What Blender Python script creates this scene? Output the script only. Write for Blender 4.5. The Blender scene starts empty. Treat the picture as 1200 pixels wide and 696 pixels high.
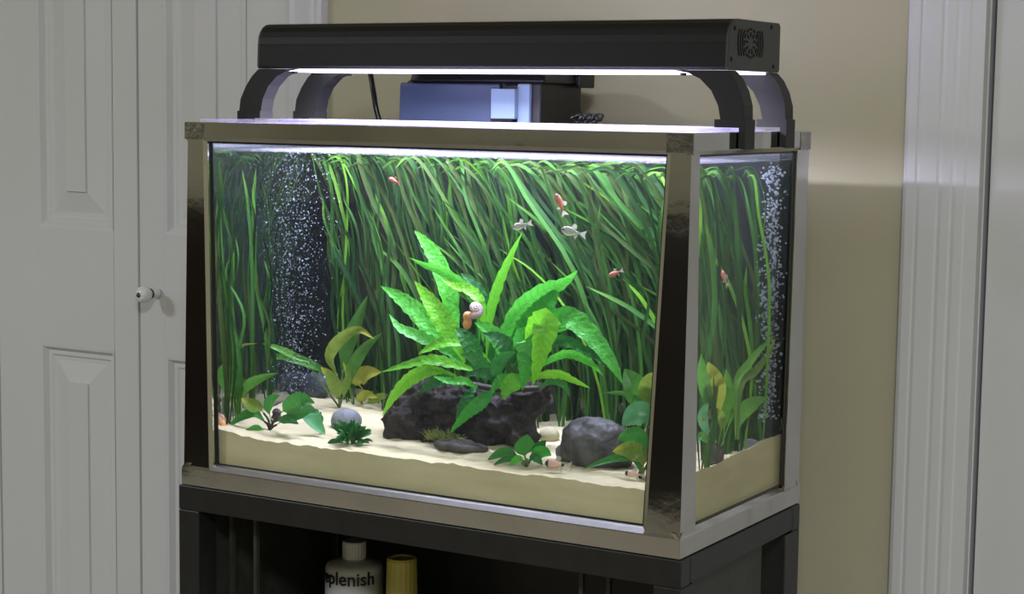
import bpy, bmesh, math, random
from mathutils import Vector, Matrix, Euler, noise
random.seed(7)
SC = bpy.context.scene
COL = SC.collection
T = 0.76                      # height of the tank's underside above the floor

# ------------------------------------------------------------------ camera
CAM_POS = Vector((1.0707, -1.6156, T + 0.4468))
CAM_ROT = Euler((1.4647, -0.0136, 0.5344), 'XYZ')
F_PX = 2137.8
cd = bpy.data.cameras.new('camera')
cam = bpy.data.objects.new('camera', cd)
COL.objects.link(cam)
cam.location = CAM_POS
cam.rotation_euler = CAM_ROT
cd.sensor_width = 36.0
cd.lens = F_PX / 1200 * 36.0
cd.clip_start = 0.02
SC.camera = cam
CR = CAM_ROT.to_matrix()

# ------------------------------------------------------------------ world, lights, exposure
w = bpy.data.worlds.new('world')
SC.world = w
w.use_nodes = True
w.node_tree.nodes['Background'].inputs[0].default_value = (0.5, 0.5, 0.5, 1)
w.node_tree.nodes['Background'].inputs[1].default_value = 0.02
SC.view_settings.view_transform = 'Standard'
SC.view_settings.look = 'None'
SC.view_settings.gamma = 1.0
SC.view_settings.exposure = 0.0
SC.view_settings.use_curve_mapping = False


def area_light(name, loc, sx, sy, power, color, rot=(0, 0, 0)):
    ld = bpy.data.lights.new(name, 'AREA')
    ld.shape = 'RECTANGLE'
    ld.size, ld.size_y = sx, sy
    ld.energy = power
    ld.color = color
    o = bpy.data.objects.new(name, ld)
    COL.objects.link(o)
    o.location = loc
    o.rotation_euler = rot
    return o


# the room's two ceiling fittings (just under the ceiling)
area_light('ceiling_light_source', (-2.1, -2.1, 2.40), 0.5, 0.5, 46, (0.90, 0.945, 1.0))
area_light('ceiling_light_source', (1.5, -2.3, 2.40), 0.5, 0.5, 70, (0.90, 0.945, 1.0))


# ------------------------------------------------------------------ pixel -> place helpers
def ray(px, py):
    return CR @ Vector(((px - 600) / F_PX, -(py - 348) / F_PX, -1.0))


def PY(px, py, y):
    d = ray(px, py)
    return CAM_POS + d * ((y - CAM_POS.y) / d.y)


def PX(px, py, x):
    d = ray(px, py)
    return CAM_POS + d * ((x - CAM_POS.x) / d.x)


def PZ(px, py, z):
    d = ray(px, py)
    return CAM_POS + d * ((z - CAM_POS.z) / d.z)


# ------------------------------------------------------------------ materials
MATS = {}


def nmat(name):
    m = bpy.data.materials.new(name)
    m.use_nodes = True
    nt = m.node_tree
    b = nt.nodes.get('Principled BSDF')
    MATS[name] = m
    return m, nt, b


def mat(name, col, rough=0.5, metal=0.0, var=0.0, scale=20.0, bump=0.0, bscale=60.0, spec=0.5, stretch=None, col2=None, detail=4.0):
    m, nt, b = nmat(name)
    b.inputs['Roughness'].default_value = rough
    b.inputs['Metallic'].default_value = metal
    b.inputs['Specular IOR Level'].default_value = spec
    b.inputs['Base Color'].default_value = (*col, 1)
    tc = nt.nodes.new('ShaderNodeTexCoord')
    mp = nt.nodes.new('ShaderNodeMapping')
    nt.links.new(tc.outputs['Object'], mp.inputs[0])
    if stretch:
        mp.inputs['Scale'].default_value = stretch
    if var > 0 or col2:
        n = nt.nodes.new('ShaderNodeTexNoise')
        n.inputs['Scale'].default_value = scale
        n.inputs['Detail'].default_value = detail
        nt.links.new(mp.outputs[0], n.inputs['Vector'])
        r = nt.nodes.new('ShaderNodeValToRGB')
        c2 = col2 if col2 else tuple(c * (1 - var) for c in col)
        r.color_ramp.elements[0].position = 0.35
        r.color_ramp.elements[1].position = 0.65
        r.color_ramp.elements[0].color = (*c2, 1)
        r.color_ramp.elements[1].color = (*col, 1)
        nt.links.new(n.outputs['Fac'], r.inputs[0])
        nt.links.new(r.outputs[0], b.inputs['Base Color'])
    if bump > 0:
        n2 = nt.nodes.new('ShaderNodeTexNoise')
        n2.inputs['Scale'].default_value = bscale
        n2.inputs['Detail'].default_value = 5
        nt.links.new(mp.outputs[0], n2.inputs['Vector'])
        bp = nt.nodes.new('ShaderNodeBump')
        bp.inputs['Strength'].default_value = bump
        bp.inputs['Distance'].default_value = 0.004
        nt.links.new(n2.outputs['Fac'], bp.inputs['Height'])
        nt.links.new(bp.outputs[0], b.inputs['Normal'])
    return m


def glass_mat(name, tint=(1, 1, 1), refl=0.05, rough=0.0, haze=0.0, hazecol=(0.8, 0.8, 0.9), bump=0.0, bscale=40):
    """thin sheet of glass or a water surface: clear, with a Fresnel reflection and an optional diffuse haze"""
    m, nt, b = nmat(name)
    nt.nodes.remove(b)
    out = nt.nodes['Material Output']
    tr = nt.nodes.new('ShaderNodeBsdfTransparent')
    tr.inputs[0].default_value = (*tint, 1)
    gl = nt.nodes.new('ShaderNodeBsdfGlossy')
    gl.inputs['Roughness'].default_value = rough
    gl.inputs['Color'].default_value = (1, 1, 1, 1)
    mx = nt.nodes.new('ShaderNodeMixShader')
    mx.inputs[0].default_value = refl
    nt.links.new(tr.outputs[0], mx.inputs[1])
    nt.links.new(gl.outputs[0], mx.inputs[2])
    last = mx
    if haze > 0:
        df = nt.nodes.new('ShaderNodeBsdfDiffuse')
        df.inputs[0].default_value = (*hazecol, 1)
        tl = nt.nodes.new('ShaderNodeBsdfTranslucent')
        tl.inputs[0].default_value = (*hazecol, 1)
        a = nt.nodes.new('ShaderNodeMixShader')
        a.inputs[0].default_value = 0.5
        nt.links.new(df.outputs[0], a.inputs[1])
        nt.links.new(tl.outputs[0], a.inputs[2])
        m2 = nt.nodes.new('ShaderNodeMixShader')
        m2.inputs[0].default_value = haze
        nt.links.new(mx.outputs[0], m2.inputs[1])
        nt.links.new(a.outputs[0], m2.inputs[2])
        last = m2
    if bump > 0:
        n = nt.nodes.new('ShaderNodeTexNoise')
        n.inputs['Scale'].default_value = bscale
        bp = nt.nodes.new('ShaderNodeBump')
        bp.inputs['Strength'].default_value = bump
        bp.inputs['Distance'].default_value = 0.01
        nt.links.new(n.outputs['Fac'], bp.inputs['Height'])
        nt.links.new(bp.outputs[0], gl.inputs['Normal'])
    nt.links.new(last.outputs[0], out.inputs[0])
    return m


def leaf_mat(name, col, col2, trans=0.4, rough=0.4, vein=0.0, vscale=26.0, tip=None, spec=0.35):
    """leaf: diffuse + translucent, colour by noise and by UV veins"""
    m, nt, b = nmat(name)
    out = nt.nodes['Material Output']
    L = nt.links
    oi = nt.nodes.new('ShaderNodeObjectInfo')
    tc = nt.nodes.new('ShaderNodeTexCoord')
    n = nt.nodes.new('ShaderNodeTexNoise')
    n.inputs['Scale'].default_value = 25
    L.new(tc.outputs['Object'], n.inputs['Vector'])
    ad = nt.nodes.new('ShaderNodeMath')
    ad.operation = 'ADD'
    L.new(oi.outputs['Random'], ad.inputs[0])
    L.new(n.outputs['Fac'], ad.inputs[1])
    hf = nt.nodes.new('ShaderNodeMath')
    hf.operation = 'MULTIPLY'
    hf.inputs[1].default_value = 0.5
    L.new(ad.outputs[0], hf.inputs[0])
    r = nt.nodes.new('ShaderNodeValToRGB')
    r.color_ramp.elements[0].position = 0.25
    r.color_ramp.elements[1].position = 0.75
    r.color_ramp.elements[0].color = (*col2, 1)
    r.color_ramp.elements[1].color = (*col, 1)
    L.new(hf.outputs[0], r.inputs[0])
    colout = r.outputs[0]
    sep = nt.nodes.new('ShaderNodeSeparateXYZ')
    L.new(tc.outputs['UV'], sep.inputs[0])
    if vein > 0:
        # veins run obliquely from the midrib
        ab = nt.nodes.new('ShaderNodeMath'); ab.operation = 'SUBTRACT'; ab.inputs[1].default_value = 0.5
        L.new(sep.outputs['X'], ab.inputs[0])
        a2 = nt.nodes.new('ShaderNodeMath'); a2.operation = 'ABSOLUTE'
        L.new(ab.outputs[0], a2.inputs[0])
        a3 = nt.nodes.new('ShaderNodeMath'); a3.operation = 'MULTIPLY_ADD'
        a3.inputs[1].default_value = -0.12
        L.new(a2.outputs[0], a3.inputs[0]); L.new(sep.outputs['Y'], a3.inputs[2])
        a4 = nt.nodes.new('ShaderNodeMath'); a4.operation = 'MULTIPLY'; a4.inputs[1].default_value = vscale * 6.283
        L.new(a3.outputs[0], a4.inputs[0])
        sn = nt.nodes.new('ShaderNodeMath'); sn.operation = 'SINE'
        L.new(a4.outputs[0], sn.inputs[0])
        rr = nt.nodes.new('ShaderNodeMapRange')
        rr.inputs['From Min'].default_value = 0.3; rr.inputs['From Max'].default_value = 1.0
        rr.inputs['To Min'].default_value = 0.0; rr.inputs['To Max'].default_value = vein
        L.new(sn.outputs[0], rr.inputs[0])
        # midrib
        md = nt.nodes.new('ShaderNodeMapRange')
        md.inputs['From Min'].default_value = 0.0; md.inputs['From Max'].default_value = 0.06
        md.inputs['To Min'].default_value = vein; md.inputs['To Max'].default_value = 0.0
        L.new(a2.outputs[0], md.inputs[0])
        mx0 = nt.nodes.new('ShaderNodeMath'); mx0.operation = 'MAXIMUM'
        L.new(rr.outputs[0], mx0.inputs[0]); L.new(md.outputs[0], mx0.inputs[1])
        mc = nt.nodes.new('ShaderNodeMix'); mc.data_type = 'RGBA'
        mc.inputs['B'].default_value = (*[c * 0.35 for c in col2], 1)
        L.new(mx0.outputs[0], mc.inputs['Factor'])
        L.new(colout, mc.inputs['A'])
        colout = mc.outputs['Result']
    if vein >= 0.19:       # quilted surface between the veins
        nb_ = nt.nodes.new('ShaderNodeTexNoise')
        nb_.inputs['Scale'].default_value = 260
        nb_.inputs['Detail'].default_value = 1
        L.new(tc.outputs['Object'], nb_.inputs['Vector'])
        bp_ = nt.nodes.new('ShaderNodeBump')
        bp_.inputs['Strength'].default_value = 0.55
        bp_.inputs['Distance'].default_value = 0.0025
        L.new(nb_.outputs['Fac'], bp_.inputs['Height'])
        L.new(bp_.outputs[0], b.inputs['Normal'])
    if tip:
        tr_ = nt.nodes.new('ShaderNodeMapRange')
        tr_.inputs['From Min'].default_value = 0.75; tr_.inputs['From Max'].default_value = 1.0
        L.new(sep.outputs['Y'], tr_.inputs[0])
        mc2 = nt.nodes.new('ShaderNodeMix'); mc2.data_type = 'RGBA'
        mc2.inputs['B'].default_value = (*tip, 1)
        L.new(tr_.outputs[0], mc2.inputs['Factor'])
        L.new(colout, mc2.inputs['A'])
        colout = mc2.outputs['Result']
    L.new(colout, b.inputs['Base Color'])
    b.inputs['Roughness'].default_value = rough
    b.inputs['Specular IOR Level'].default_value = spec
    tl = nt.nodes.new('ShaderNodeBsdfTranslucent')
    L.new(colout, tl.inputs[0])
    mx = nt.nodes.new('ShaderNodeMixShader')
    mx.inputs[0].default_value = trans
    L.new(b.outputs[0], mx.inputs[1])
    L.new(tl.outputs[0], mx.inputs[2])
    L.new(mx.outputs[0], out.inputs[0])
    return m


def emit_mat(name, col, strength):
    m, nt, b = nmat(name)
    b.inputs['Base Color'].default_value = (0.8, 0.8, 0.85, 1)
    b.inputs['Emission Color'].default_value = (*col, 1)
    b.inputs['Emission Strength'].default_value = strength
    return m


mat('wall_paint', (0.50, 0.465, 0.325), 0.75, var=0.04, scale=6, bump=0.06, bscale=220)
mat('white_paint', (0.66, 0.66, 0.665), 0.42, var=0.03, scale=3, bump=0.04, bscale=90, stretch=(1, 1, 0.15))
mat('white_trim', (0.68, 0.68, 0.70), 0.4, var=0.04, scale=8, stretch=(1, 1, 0.05))
mat('ceiling_paint', (0.7, 0.68, 0.62), 0.9)
mat('room_paint_dark', (0.055, 0.05, 0.042), 0.8, var=0.3, scale=2)
mat('carpet', (0.34, 0.30, 0.22), 0.95, var=0.25, scale=60, bump=0.3, bscale=300)
mat('steel', (0.58, 0.57, 0.545), 0.07, 1.0, var=0.16, scale=7, bump=0.07, bscale=16)
mat('steel_brushed', (0.58, 0.575, 0.56), 0.36, 1.0, var=0.15, scale=9)
mat('steel_spot', (0.46, 0.45, 0.42), 0.25, 1.0, var=0.35, scale=110, bump=0.12, bscale=200)
mat('black_silicone', (0.008, 0.008, 0.008), 0.35)
mat('dark_film', (0.075, 0.09, 0.095), 0.45, var=0.3, scale=9)
mat('added_side_film', (0.13, 0.15, 0.16), 0.5, var=0.3, scale=9)  # for the added end sheet, lighter than the back film to offset shade
glass_mat('tank_glass', (0.97, 0.985, 0.98), 0.035, haze=0.0065, hazecol=(0.75, 0.82, 0.9))  # pale haze put into the panes lifts the dark gaps between plants
glass_mat('side_glass', (0.90, 0.95, 0.93), 0.22, rough=0.03)
glass_mat('lid_glass', (0.93, 0.94, 0.97), 0.06, rough=0.1, haze=0.12, hazecol=(0.8, 0.72, 0.95))  # lilac haze puts the lamp's glow into the lid colour
glass_mat('water_surface', (0.96, 0.98, 0.98), 0.06, rough=0.06, haze=0.17, hazecol=(0.85, 0.80, 0.92), bump=0.4, bscale=60)  # lilac haze stands in for lamp light reflected along the waterline
mat('black_metal', (0.010, 0.010, 0.0095), 0.5, 0.0, spec=0.3, var=0.25, scale=300, bump=0.05, bscale=400)
mat('black_cap', (0.020, 0.020, 0.019), 0.5, spec=0.3, var=0.12, scale=200)
mat('black_plastic', (0.006, 0.006, 0.007), 0.3)
mat('cap_grey', (0.042, 0.042, 0.040), 0.5, var=0.12, scale=200)
mat('black_hole', (0.002, 0.002, 0.002), 0.9)
mat('smoke_plastic', (0.06, 0.08, 0.14), 0.22, var=0.15, scale=15)
mat('smoke_clear', (0.22, 0.30, 0.42), 0.2)
mat('stand_black', (0.013, 0.013, 0.013), 0.42, spec=0.5, var=0.3, scale=50, bump=0.08, bscale=150)
mat('stand_panel', (0.036, 0.036, 0.031), 0.5, spec=0.5, var=0.3, scale=40, bump=0.1, bscale=120)
emit_mat('led_glow', (0.86, 0.80, 1.0), 3.0)
mat('bottle_white', (0.60, 0.60, 0.57), 0.4, var=0.05, scale=10)
mat('bottle_ink', (0.01, 0.01, 0.015), 0.5)
mat('bottle_yellow', (0.62, 0.53, 0.12), 0.4, var=0.12, scale=30)
mat('bottle_yellow_pale', (0.50, 0.50, 0.30), 0.4)
mat('driftwood', (0.034, 0.021, 0.015), 0.8, scale=60, bump=1.0, bscale=110, col2=(0.005, 0.004, 0.0035))
mat('stone_dark', (0.095, 0.09, 0.086), 0.6, col2=(0.035, 0.032, 0.03), scale=45, bump=0.5, bscale=90)
mat('stone_grey', (0.24, 0.25, 0.255), 0.7, col2=(0.14, 0.15, 0.16), scale=70, bump=0.4, bscale=120)
mat('stone_slate', (0.07, 0.06, 0.05), 0.6, col2=(0.03, 0.025, 0.02), scale=60, bump=0.4, bscale=90)
mat('stone_blue', (0.045, 0.06, 0.07), 0.7, col2=(0.015, 0.022, 0.028), scale=40, bump=0.4, bscale=90)
mat('stone_pale', (0.42, 0.39, 0.22), 0.7, var=0.3, scale=60)
mat('snail_shell', (0.62, 0.46, 0.42), 0.35, col2=(0.30, 0.24, 0.25), scale=60, stretch=(1, 1, 1))
mat('snail_shell_brown', (0.60, 0.33, 0.20), 0.35, col2=(0.22, 0.12, 0.08), scale=90)
mat('snail_shell_dark', (0.05, 0.035, 0.04), 0.3, col2=(0.02, 0.015, 0.015), scale=90)
mat('snail_body', (0.75, 0.34, 0.10), 0.45, var=0.25, scale=80)
mat('fish_pink', (0.70, 0.45, 0.33), 0.35, var=0.15, scale=90)
mat('fish_black', (0.03, 0.022, 0.02), 0.4)
mat('fish_red', (0.55, 0.17, 0.10), 0.35, var=0.3, scale=120)
glass_mat('fish_pale', (0.85, 0.88, 0.8), 0.06, rough=0.25, haze=0.24, hazecol=(0.42, 0.38, 0.28))
glass_mat('fin_clear', (0.95, 0.93, 0.88), 0.05, rough=0.3, haze=0.40, hazecol=(0.75, 0.70, 0.6))
mat('eye_black', (0.005, 0.005, 0.005), 0.15)
mat('brass', (0.12, 0.10, 0.05), 0.3, 1.0)
mat('knob_white', (0.78, 0.78, 0.77), 0.2)
glass_mat('bubble', (0.9, 0.95, 0.97), 0.18, rough=0.05, haze=0.30, hazecol=(0.85, 0.92, 1.0))
mat('stem_green', (0.10, 0.16, 0.04), 0.5)
mat('stem_brown', (0.035, 0.026, 0.013), 0.6)
mat('moss', (0.22, 0.26, 0.05), 0.7, var=0.5, scale=120)

leaf_mat('val_green', (0.065, 0.20, 0.035), (0.024, 0.085, 0.02), 0.3, 0.5, tip=(0.12, 0.30, 0.03), spec=0.12)
leaf_mat('val_dark', (0.026, 0.085, 0.022), (0.012, 0.042, 0.013), 0.25, 0.5, spec=0.1)
leaf_mat('val_olive', (0.09, 0.15, 0.035), (0.035, 0.065, 0.018), 0.35, 0.5, spec=0.12)
leaf_mat('val_bright', (0.24, 0.56, 0.035), (0.08, 0.30, 0.03), 0.35, 0.4, spec=0.2)
leaf_mat('fern_green', (0.12, 0.60, 0.05), (0.05, 0.36, 0.04), 0.35, 0.38, vein=0.24, vscale=19)
leaf_mat('fern_bright', (0.26, 0.70, 0.03), (0.15, 0.55, 0.03), 0.35, 0.35, vein=0.2, vscale=19)
leaf_mat('fern_dark', (0.045, 0.28, 0.04), (0.022, 0.16, 0.028), 0.3, 0.5, vein=0.3, vscale=19)
leaf_mat('sword_green', (0.16, 0.42, 0.05), (0.08, 0.27, 0.04), 0.4, 0.35, vein=0.18, vscale=7)
leaf_mat('sword_olive', (0.25, 0.36, 0.05), (0.15, 0.26, 0.04), 0.4, 0.35, vein=0.18, vscale=7, tip=(0.50, 0.48, 0.05))
leaf_mat('sword_blue', (0.16, 0.42, 0.18), (0.10, 0.34, 0.13), 0.3, 0.3, vein=0.1, vscale=7)
leaf_mat('leaf_yellow', (0.50, 0.52, 0.06), (0.36, 0.40, 0.05), 0.4, 0.35, vein=0.12, vscale=7)
leaf_mat('anubias_green', (0.07, 0.34, 0.05), (0.035, 0.20, 0.04), 0.25, 0.3, vein=0.18, vscale=9)
leaf_mat('bush_green', (0.035, 0.20, 0.04), (0.015, 0.09, 0.025), 0.25, 0.35)


def sand_material():
    m, nt, b = nmat('sand')
    L = nt.links
    tc = nt.nodes.new('ShaderNodeTexCoord')
    n = nt.nodes.new('ShaderNodeTexNoise')
    n.inputs['Scale'].default_value = 900
    n.inputs['Detail'].default_value = 2
    L.new(tc.outputs['Object'], n.inputs['Vector'])
    n2 = nt.nodes.new('ShaderNodeTexNoise')
    n2.inputs['Scale'].default_value = 14
    mp = nt.nodes.new('ShaderNodeMapping')
    mp.inputs['Scale'].default_value = (0.6, 1, 3)
    L.new(tc.outputs['Object'], mp.inputs[0])
    L.new(mp.outputs[0], n2.inputs['Vector'])
    r = nt.nodes.new('ShaderNodeValToRGB')
    r.color_ramp.elements[0].color = (0.49, 0.425, 0.24, 1)
    r.color_ramp.elements[1].color = (0.64, 0.575, 0.365, 1)
    r.color_ramp.elements[0].position = 0.3
    r.color_ramp.elements[1].position = 0.7
    a = nt.nodes.new('ShaderNodeMath'); a.operation = 'MULTIPLY_ADD'
    a.inputs[1].default_value = 0.35
    L.new(n.outputs['Fac'], a.inputs[0])
    a2 = nt.nodes.new('ShaderNodeMath'); a2.operation = 'MULTIPLY'; a2.inputs[1].default_value = 0.65
    L.new(n2.outputs['Fac'], a2.inputs[0]); L.new(a2.outputs[0], a.inputs[2])
    L.new(a.outputs[0], r.inputs[0])
    L.new(r.outputs[0], b.inputs['Base Color'])
    b.inputs['Roughness'].default_value = 0.95
    b.inputs['Specular IOR Level'].default_value = 0.1
    bp = nt.nodes.new('ShaderNodeBump')
    bp.inputs['Strength'].default_value = 0.25
    bp.inputs['Distance'].default_value = 0.001
    L.new(n.outputs['Fac'], bp.inputs['Height'])
    L.new(bp.outputs[0], b.inputs['Normal'])


sand_material()

# ------------------------------------------------------------------ object helpers
ORG = {}


def tag(o, label=None, cat=None, group=None, kind=None):
    if label: o['label'] = label
    if cat: o['category'] = cat
    if group: o['group'] = group
    if kind: o['kind'] = kind
    return o


def thing(name, loc, label, cat, group=None):
    o = bpy.data.objects.new(name, None)
    o.empty_display_size = 0.02
    COL.objects.link(o)
    o.location = loc
    ORG[o] = Vector(loc)
    return tag(o, label, cat, group)


def mk(name, verts, faces, material, parent=None, smooth=False, uvs=None, origin=None):
    """one mesh object from world-space vertices"""
    verts = [Vector(v) for v in verts]
    if parent is not None:
        org = ORG[parent]
    elif origin is not None:
        org = Vector(origin)
    else:
        lo = [min(v[i] for v in verts) for i in range(3)]
        hi = [max(v[i] for v in verts) for i in range(3)]
        org = Vector(((lo[0] + hi[0]) / 2, (lo[1] + hi[1]) / 2, lo[2]))
    me = bpy.data.meshes.new(name)
    me.from_pydata([v - org for v in verts], [], faces)
    me.update()
    if smooth:
        for p in me.polygons:
            p.use_smooth = True
    if uvs:
        ul = me.uv_layers.new(name='UVMap')
        for lp in me.loops:
            ul.data[lp.index].uv = uvs[lp.vertex_index]
    me.materials.append(MATS[material])
    o = bpy.data.objects.new(name, me)
    COL.objects.link(o)
    if parent is not None:
        o.parent = parent
    else:
        o.location = org
    ORG[o] = org
    return o


def mkbm(name, bm, material, parent=None, smooth=False, origin=None, recalc=True):
    if recalc:
        bmesh.ops.recalc_face_normals(bm, faces=bm.faces)
    vs = [v.co.copy() for v in bm.verts]
    bm.verts.index_update()
    fs = [[v.index for v in f.verts] for f in bm.faces]
    bm.free()
    return mk(name, vs, fs, material, parent, smooth, origin=origin)


def bm_box(bm, x0, x1, y0, y1, z0, z1, bev=0.0):
    r = bmesh.ops.create_cube(bm, size=1)
    for v in r['verts']:
        v.co = Vector(((x0 + x1) / 2 + v.co.x * (x1 - x0), (y0 + y1) / 2 + v.co.y * (y1 - y0), (z0 + z1) / 2 + v.co.z * (z1 - z0)))
    if bev > 0:
        es = list({e for v in r['verts'] for e in v.link_edges})
        bmesh.ops.bevel(bm, geom=es, offset=bev, segments=2, affect='EDGES', profile=0.5)


def box(name, x0, x1, y0, y1, z0, z1, material, parent=None, bev=0.0, **k):
    bm = bmesh.new()
    bm_box(bm, x0, x1, y0, y1, z0, z1, bev)
    return mkbm(name, bm, material, parent, **k)


def loft(bm, rings, cap=True, closed=True):
    """rings: lists of the same number of points"""
    R = [[bm.verts.new(p) for p in ring] for ring in rings]
    n = len(R[0])
    for a, b in zip(R, R[1:]):
        for i in range(n if closed else n - 1):
            j = (i + 1) % n
            bm.faces.new((a[i], a[j], b[j], b[i]))
    if cap and closed:
        bm.faces.new(R[0][::-1])
        bm.faces.new(R[-1])
    return R


def tube(bm, pts, rad, seg=8):
    pts = [Vector(p) for p in pts]
    rings = []
    for i, p in enumerate(pts):
        t = (pts[min(i + 1, len(pts) - 1)] - pts[max(i - 1, 0)]).normalized()
        a = t.cross(Vector((0, 0, 1)) if abs(t.z) < 0.9 else Vector((1, 0, 0))).normalized()
        b = t.cross(a)
        r = rad[i] if isinstance(rad, (list, tuple)) else rad
        rings.append([p + (a * math.cos(2 * math.pi * k / seg) + b * math.sin(2 * math.pi * k / seg)) * r for k in range(seg)])
    loft(bm, rings)


def lathe(bm, prof, center, axis='Z', seg=24):
    rings = []
    c = Vector(center)
    for r, h in prof:
        ring = []
        for k in range(seg):
            a = 2 * math.pi * k / seg
            if axis == 'Z':
                ring.append(c + Vector((r * math.cos(a), r * math.sin(a), h)))
            elif axis == 'Y':
                ring.append(c + Vector((r * math.cos(a), h, r * math.sin(a))))
            else:
                ring.append(c + Vector((h, r * math.cos(a), r * math.sin(a))))
        rings.append(ring)
    loft(bm, rings)


def catmull(pts, n):
    pts = [Vector(p) for p in pts]
    P = [pts[0] * 2 - pts[1]] + pts + [pts[-1] * 2 - pts[-2]]
    m = len(pts) - 1
    out = []
    for i in range(n + 1):
        u = i / n * m
        k = min(int(u), m - 1)
        t = u - k
        p0, p1, p2, p3 = P[k:k + 4]
        out.append(0.5 * ((2 * p1) + (-p0 + p2) * t + (2 * p0 - 5 * p1 + 4 * p2 - p3) * t * t + (-p0 + 3 * p1 - 3 * p2 + p3) * t ** 3))
    return out


def prof_lance(t):      # lance-shaped blade on a short stalk
    if t < 0.10:
        return 0.10 + 0.9 * (t / 0.10) * 0.25
    u = (t - 0.10) / 0.90
    return max(0.02, (0.30 + 0.70 * math.sin(min(1, u * 2.2) * math.pi / 2)) * (1 - u ** 2.2) ** 0.9)


def prof_oval(t):
    if t < 0.18:
        return 0.08
    u = (t - 0.18) / 0.82
    return max(0.02, math.sin(math.pi * min(1, u ** 0.8)) ** 0.75)


def prof_heart(t):
    if t < 0.12:
        return 0.1
    u = (t - 0.12) / 0.88
    return max(0.02, (1 - u) ** 0.6 * min(1.0, 0.35 + u * 4.2))


def prof_strap(t):
    return max(0.03, min(1.0, 0.55 + t * 2.0) * (1 - max(0, (t - 0.8) / 0.2) ** 1.6))


def ribbon(name, pts, width, material, parent, prof=prof_lance, twist=0.0, cup=0.25, ripple=0.0, n=14, cols=4, side=None, sag=0.0, waves=7, twist_rate=0.0, th=0.0):
    """a leaf blade; width direction lies across the stalk, turned by twist"""
    C = catmull(pts, n)
    vs, fs, uvs = [], [], []
    ph = random.random() * 6.28
    for i, p in enumerate(C):
        t = i / n
        tan = (C[min(i + 1, n)] - C[max(i - 1, 0)]).normalized()
        ref = side if side is not None else (CAM_POS - p).normalized()
        s = tan.cross(ref)
        if s.length < 1e-4:
            s = tan.cross(Vector((0, 0, 1)))
        s.normalize()
        s = Matrix.Rotation(twist + twist_rate * t, 3, tan) @ s
        nr = s.cross(tan).normalized()
        wd = width * 0.5 * prof(t)
        for c in range(cols + 1):
            u = -1 + 2 * c / cols
            rp = ripple * wd * math.sin(waves * 2 * math.pi * t + ph + (1.5 if u > 0 else 0)) * abs(u)
            edge = 1 + (0.10 * math.sin(waves * 2.6 * math.pi * t + ph + u) if ripple > 0 and abs(u) > 0.9 else 0)
            vs.append(p + s * (u * wd * edge) + nr * (cup * wd * abs(u) + rp))
            uvs.append((0.5 + u * 0.5, t))
    k = cols + 1
    for i in range(n):
        for c in range(cols):
            a = i * k + c
            fs.append((a, a + 1, a + k + 1, a + k))
    return mk(name, vs, fs, material, parent, True, uvs)


def pix_leaf(parent, pts, wpx, material, name='leaf', **k):
    """leaf whose spine is given as (px, py, depth y); width in pixels at that depth"""
    P = [PY(*q) for q in pts]
    P = [Vector((min(max(p.x, -0.302), 0.306), p.y, p.z)) for p in P]
    mid = P[len(P) // 2]
    wd = wpx * (mid - CAM_POS).length / F_PX
    return ribbon(name, P, wd, material, parent, **k)


def blob(name, blobs, material, parent=None, amp=0.004, freq=60.0, voxel=0.004, label=None, cat=None, group=None, zmin=None, ridge=0.0, smooth=True):
    """union of ellipsoids (centre, radii, rotation z), remeshed and roughened"""
    bm = bmesh.new()
    for c, r, rz in blobs:
        M = Matrix.Translation(Vector(c)) @ Matrix.Rotation(rz[1], 4, 'Y') @ Matrix.Rotation(rz[0], 4, 'Z') @ Matrix.Diagonal((*r, 1))
        bmesh.ops.create_icosphere(bm, subdivisions=4, radius=1, matrix=M)
    me = bpy.data.meshes.new('tmp')
    bm.to_mesh(me); bm.free()
    o = bpy.data.objects.new('tmp', me)
    COL.objects.link(o)
    md = o.modifiers.new('r', 'REMESH')
    md.mode = 'VOXEL'
    md.voxel_size = voxel
    dg = bpy.context.evaluated_depsgraph_get()
    dg.update()
    ev = o.evaluated_get(dg)
    m2 = ev.to_mesh()
    vs = [v.co.copy() for v in m2.vertices]
    ns = [v.normal.copy() for v in m2.vertices]
    fs = [list(p.vertices) for p in m2.polygons]
    ev.to_mesh_clear()
    bpy.data.objects.remove(o)
    bpy.data.meshes.remove(me)
    out = []
    for v, nn in zip(vs, ns):
        d = noise.fractal(v * freq, 1.0, 2.0, 4) * amp
        if ridge:
            d -= abs(noise.noise(v * freq * 0.45 + Vector((7, 3, 1)))) * ridge
        q = v + nn * d
        if zmin is not None and q.z < zmin:
            q.z = zmin
        out.append(q)
    ob = mk(name, out, fs, material, parent, smooth)
    if label:
        tag(ob, label, cat, group)
    return ob


# ================================================================== THE ROOM
YW = 0.50          # face of the back wall
CEIL = 2.45
XL, XR, YF = -3.4, 2.6, -4.6


def struct(o):
    o['kind'] = 'structure'
    return o


CL0, CL1 = -0.553, -0.487      # closet casing
CR0, CR1 = 0.368, 0.458        # right-hand casing
struct(box('floor', XL - .1, XR + .1, YF - .1, 1.3, -0.1, 0, 'carpet'))
struct(box('ceiling', XL - .1, XR + .1, YF - .1, 1.3, CEIL, CEIL + .1, 'ceiling_paint'))
bm = bmesh.new()
bm_box(bm, CL1 - 0.045, CR0 + 0.03, YW, YW + 0.11, 0, CEIL)
bm_box(bm, XL, CL1 - 0.045, YW, YW + 0.11, 2.06, CEIL)
bm_box(bm, CR0 + 0.03, XR, YW, YW + 0.11, 2.06, CEIL)
bm_box(bm, 1.30, XR, YW, YW + 0.11, 0, 2.06)
bm_box(bm, XL, -1.75, YW, YW + 0.11, 0, 2.06)
struct(mkbm('wall_back', bm, 'wall_paint'))
struct(box('wall_left', XL - .1, XL, YF, 1.2, 0, CEIL, 'wall_paint'))
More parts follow.
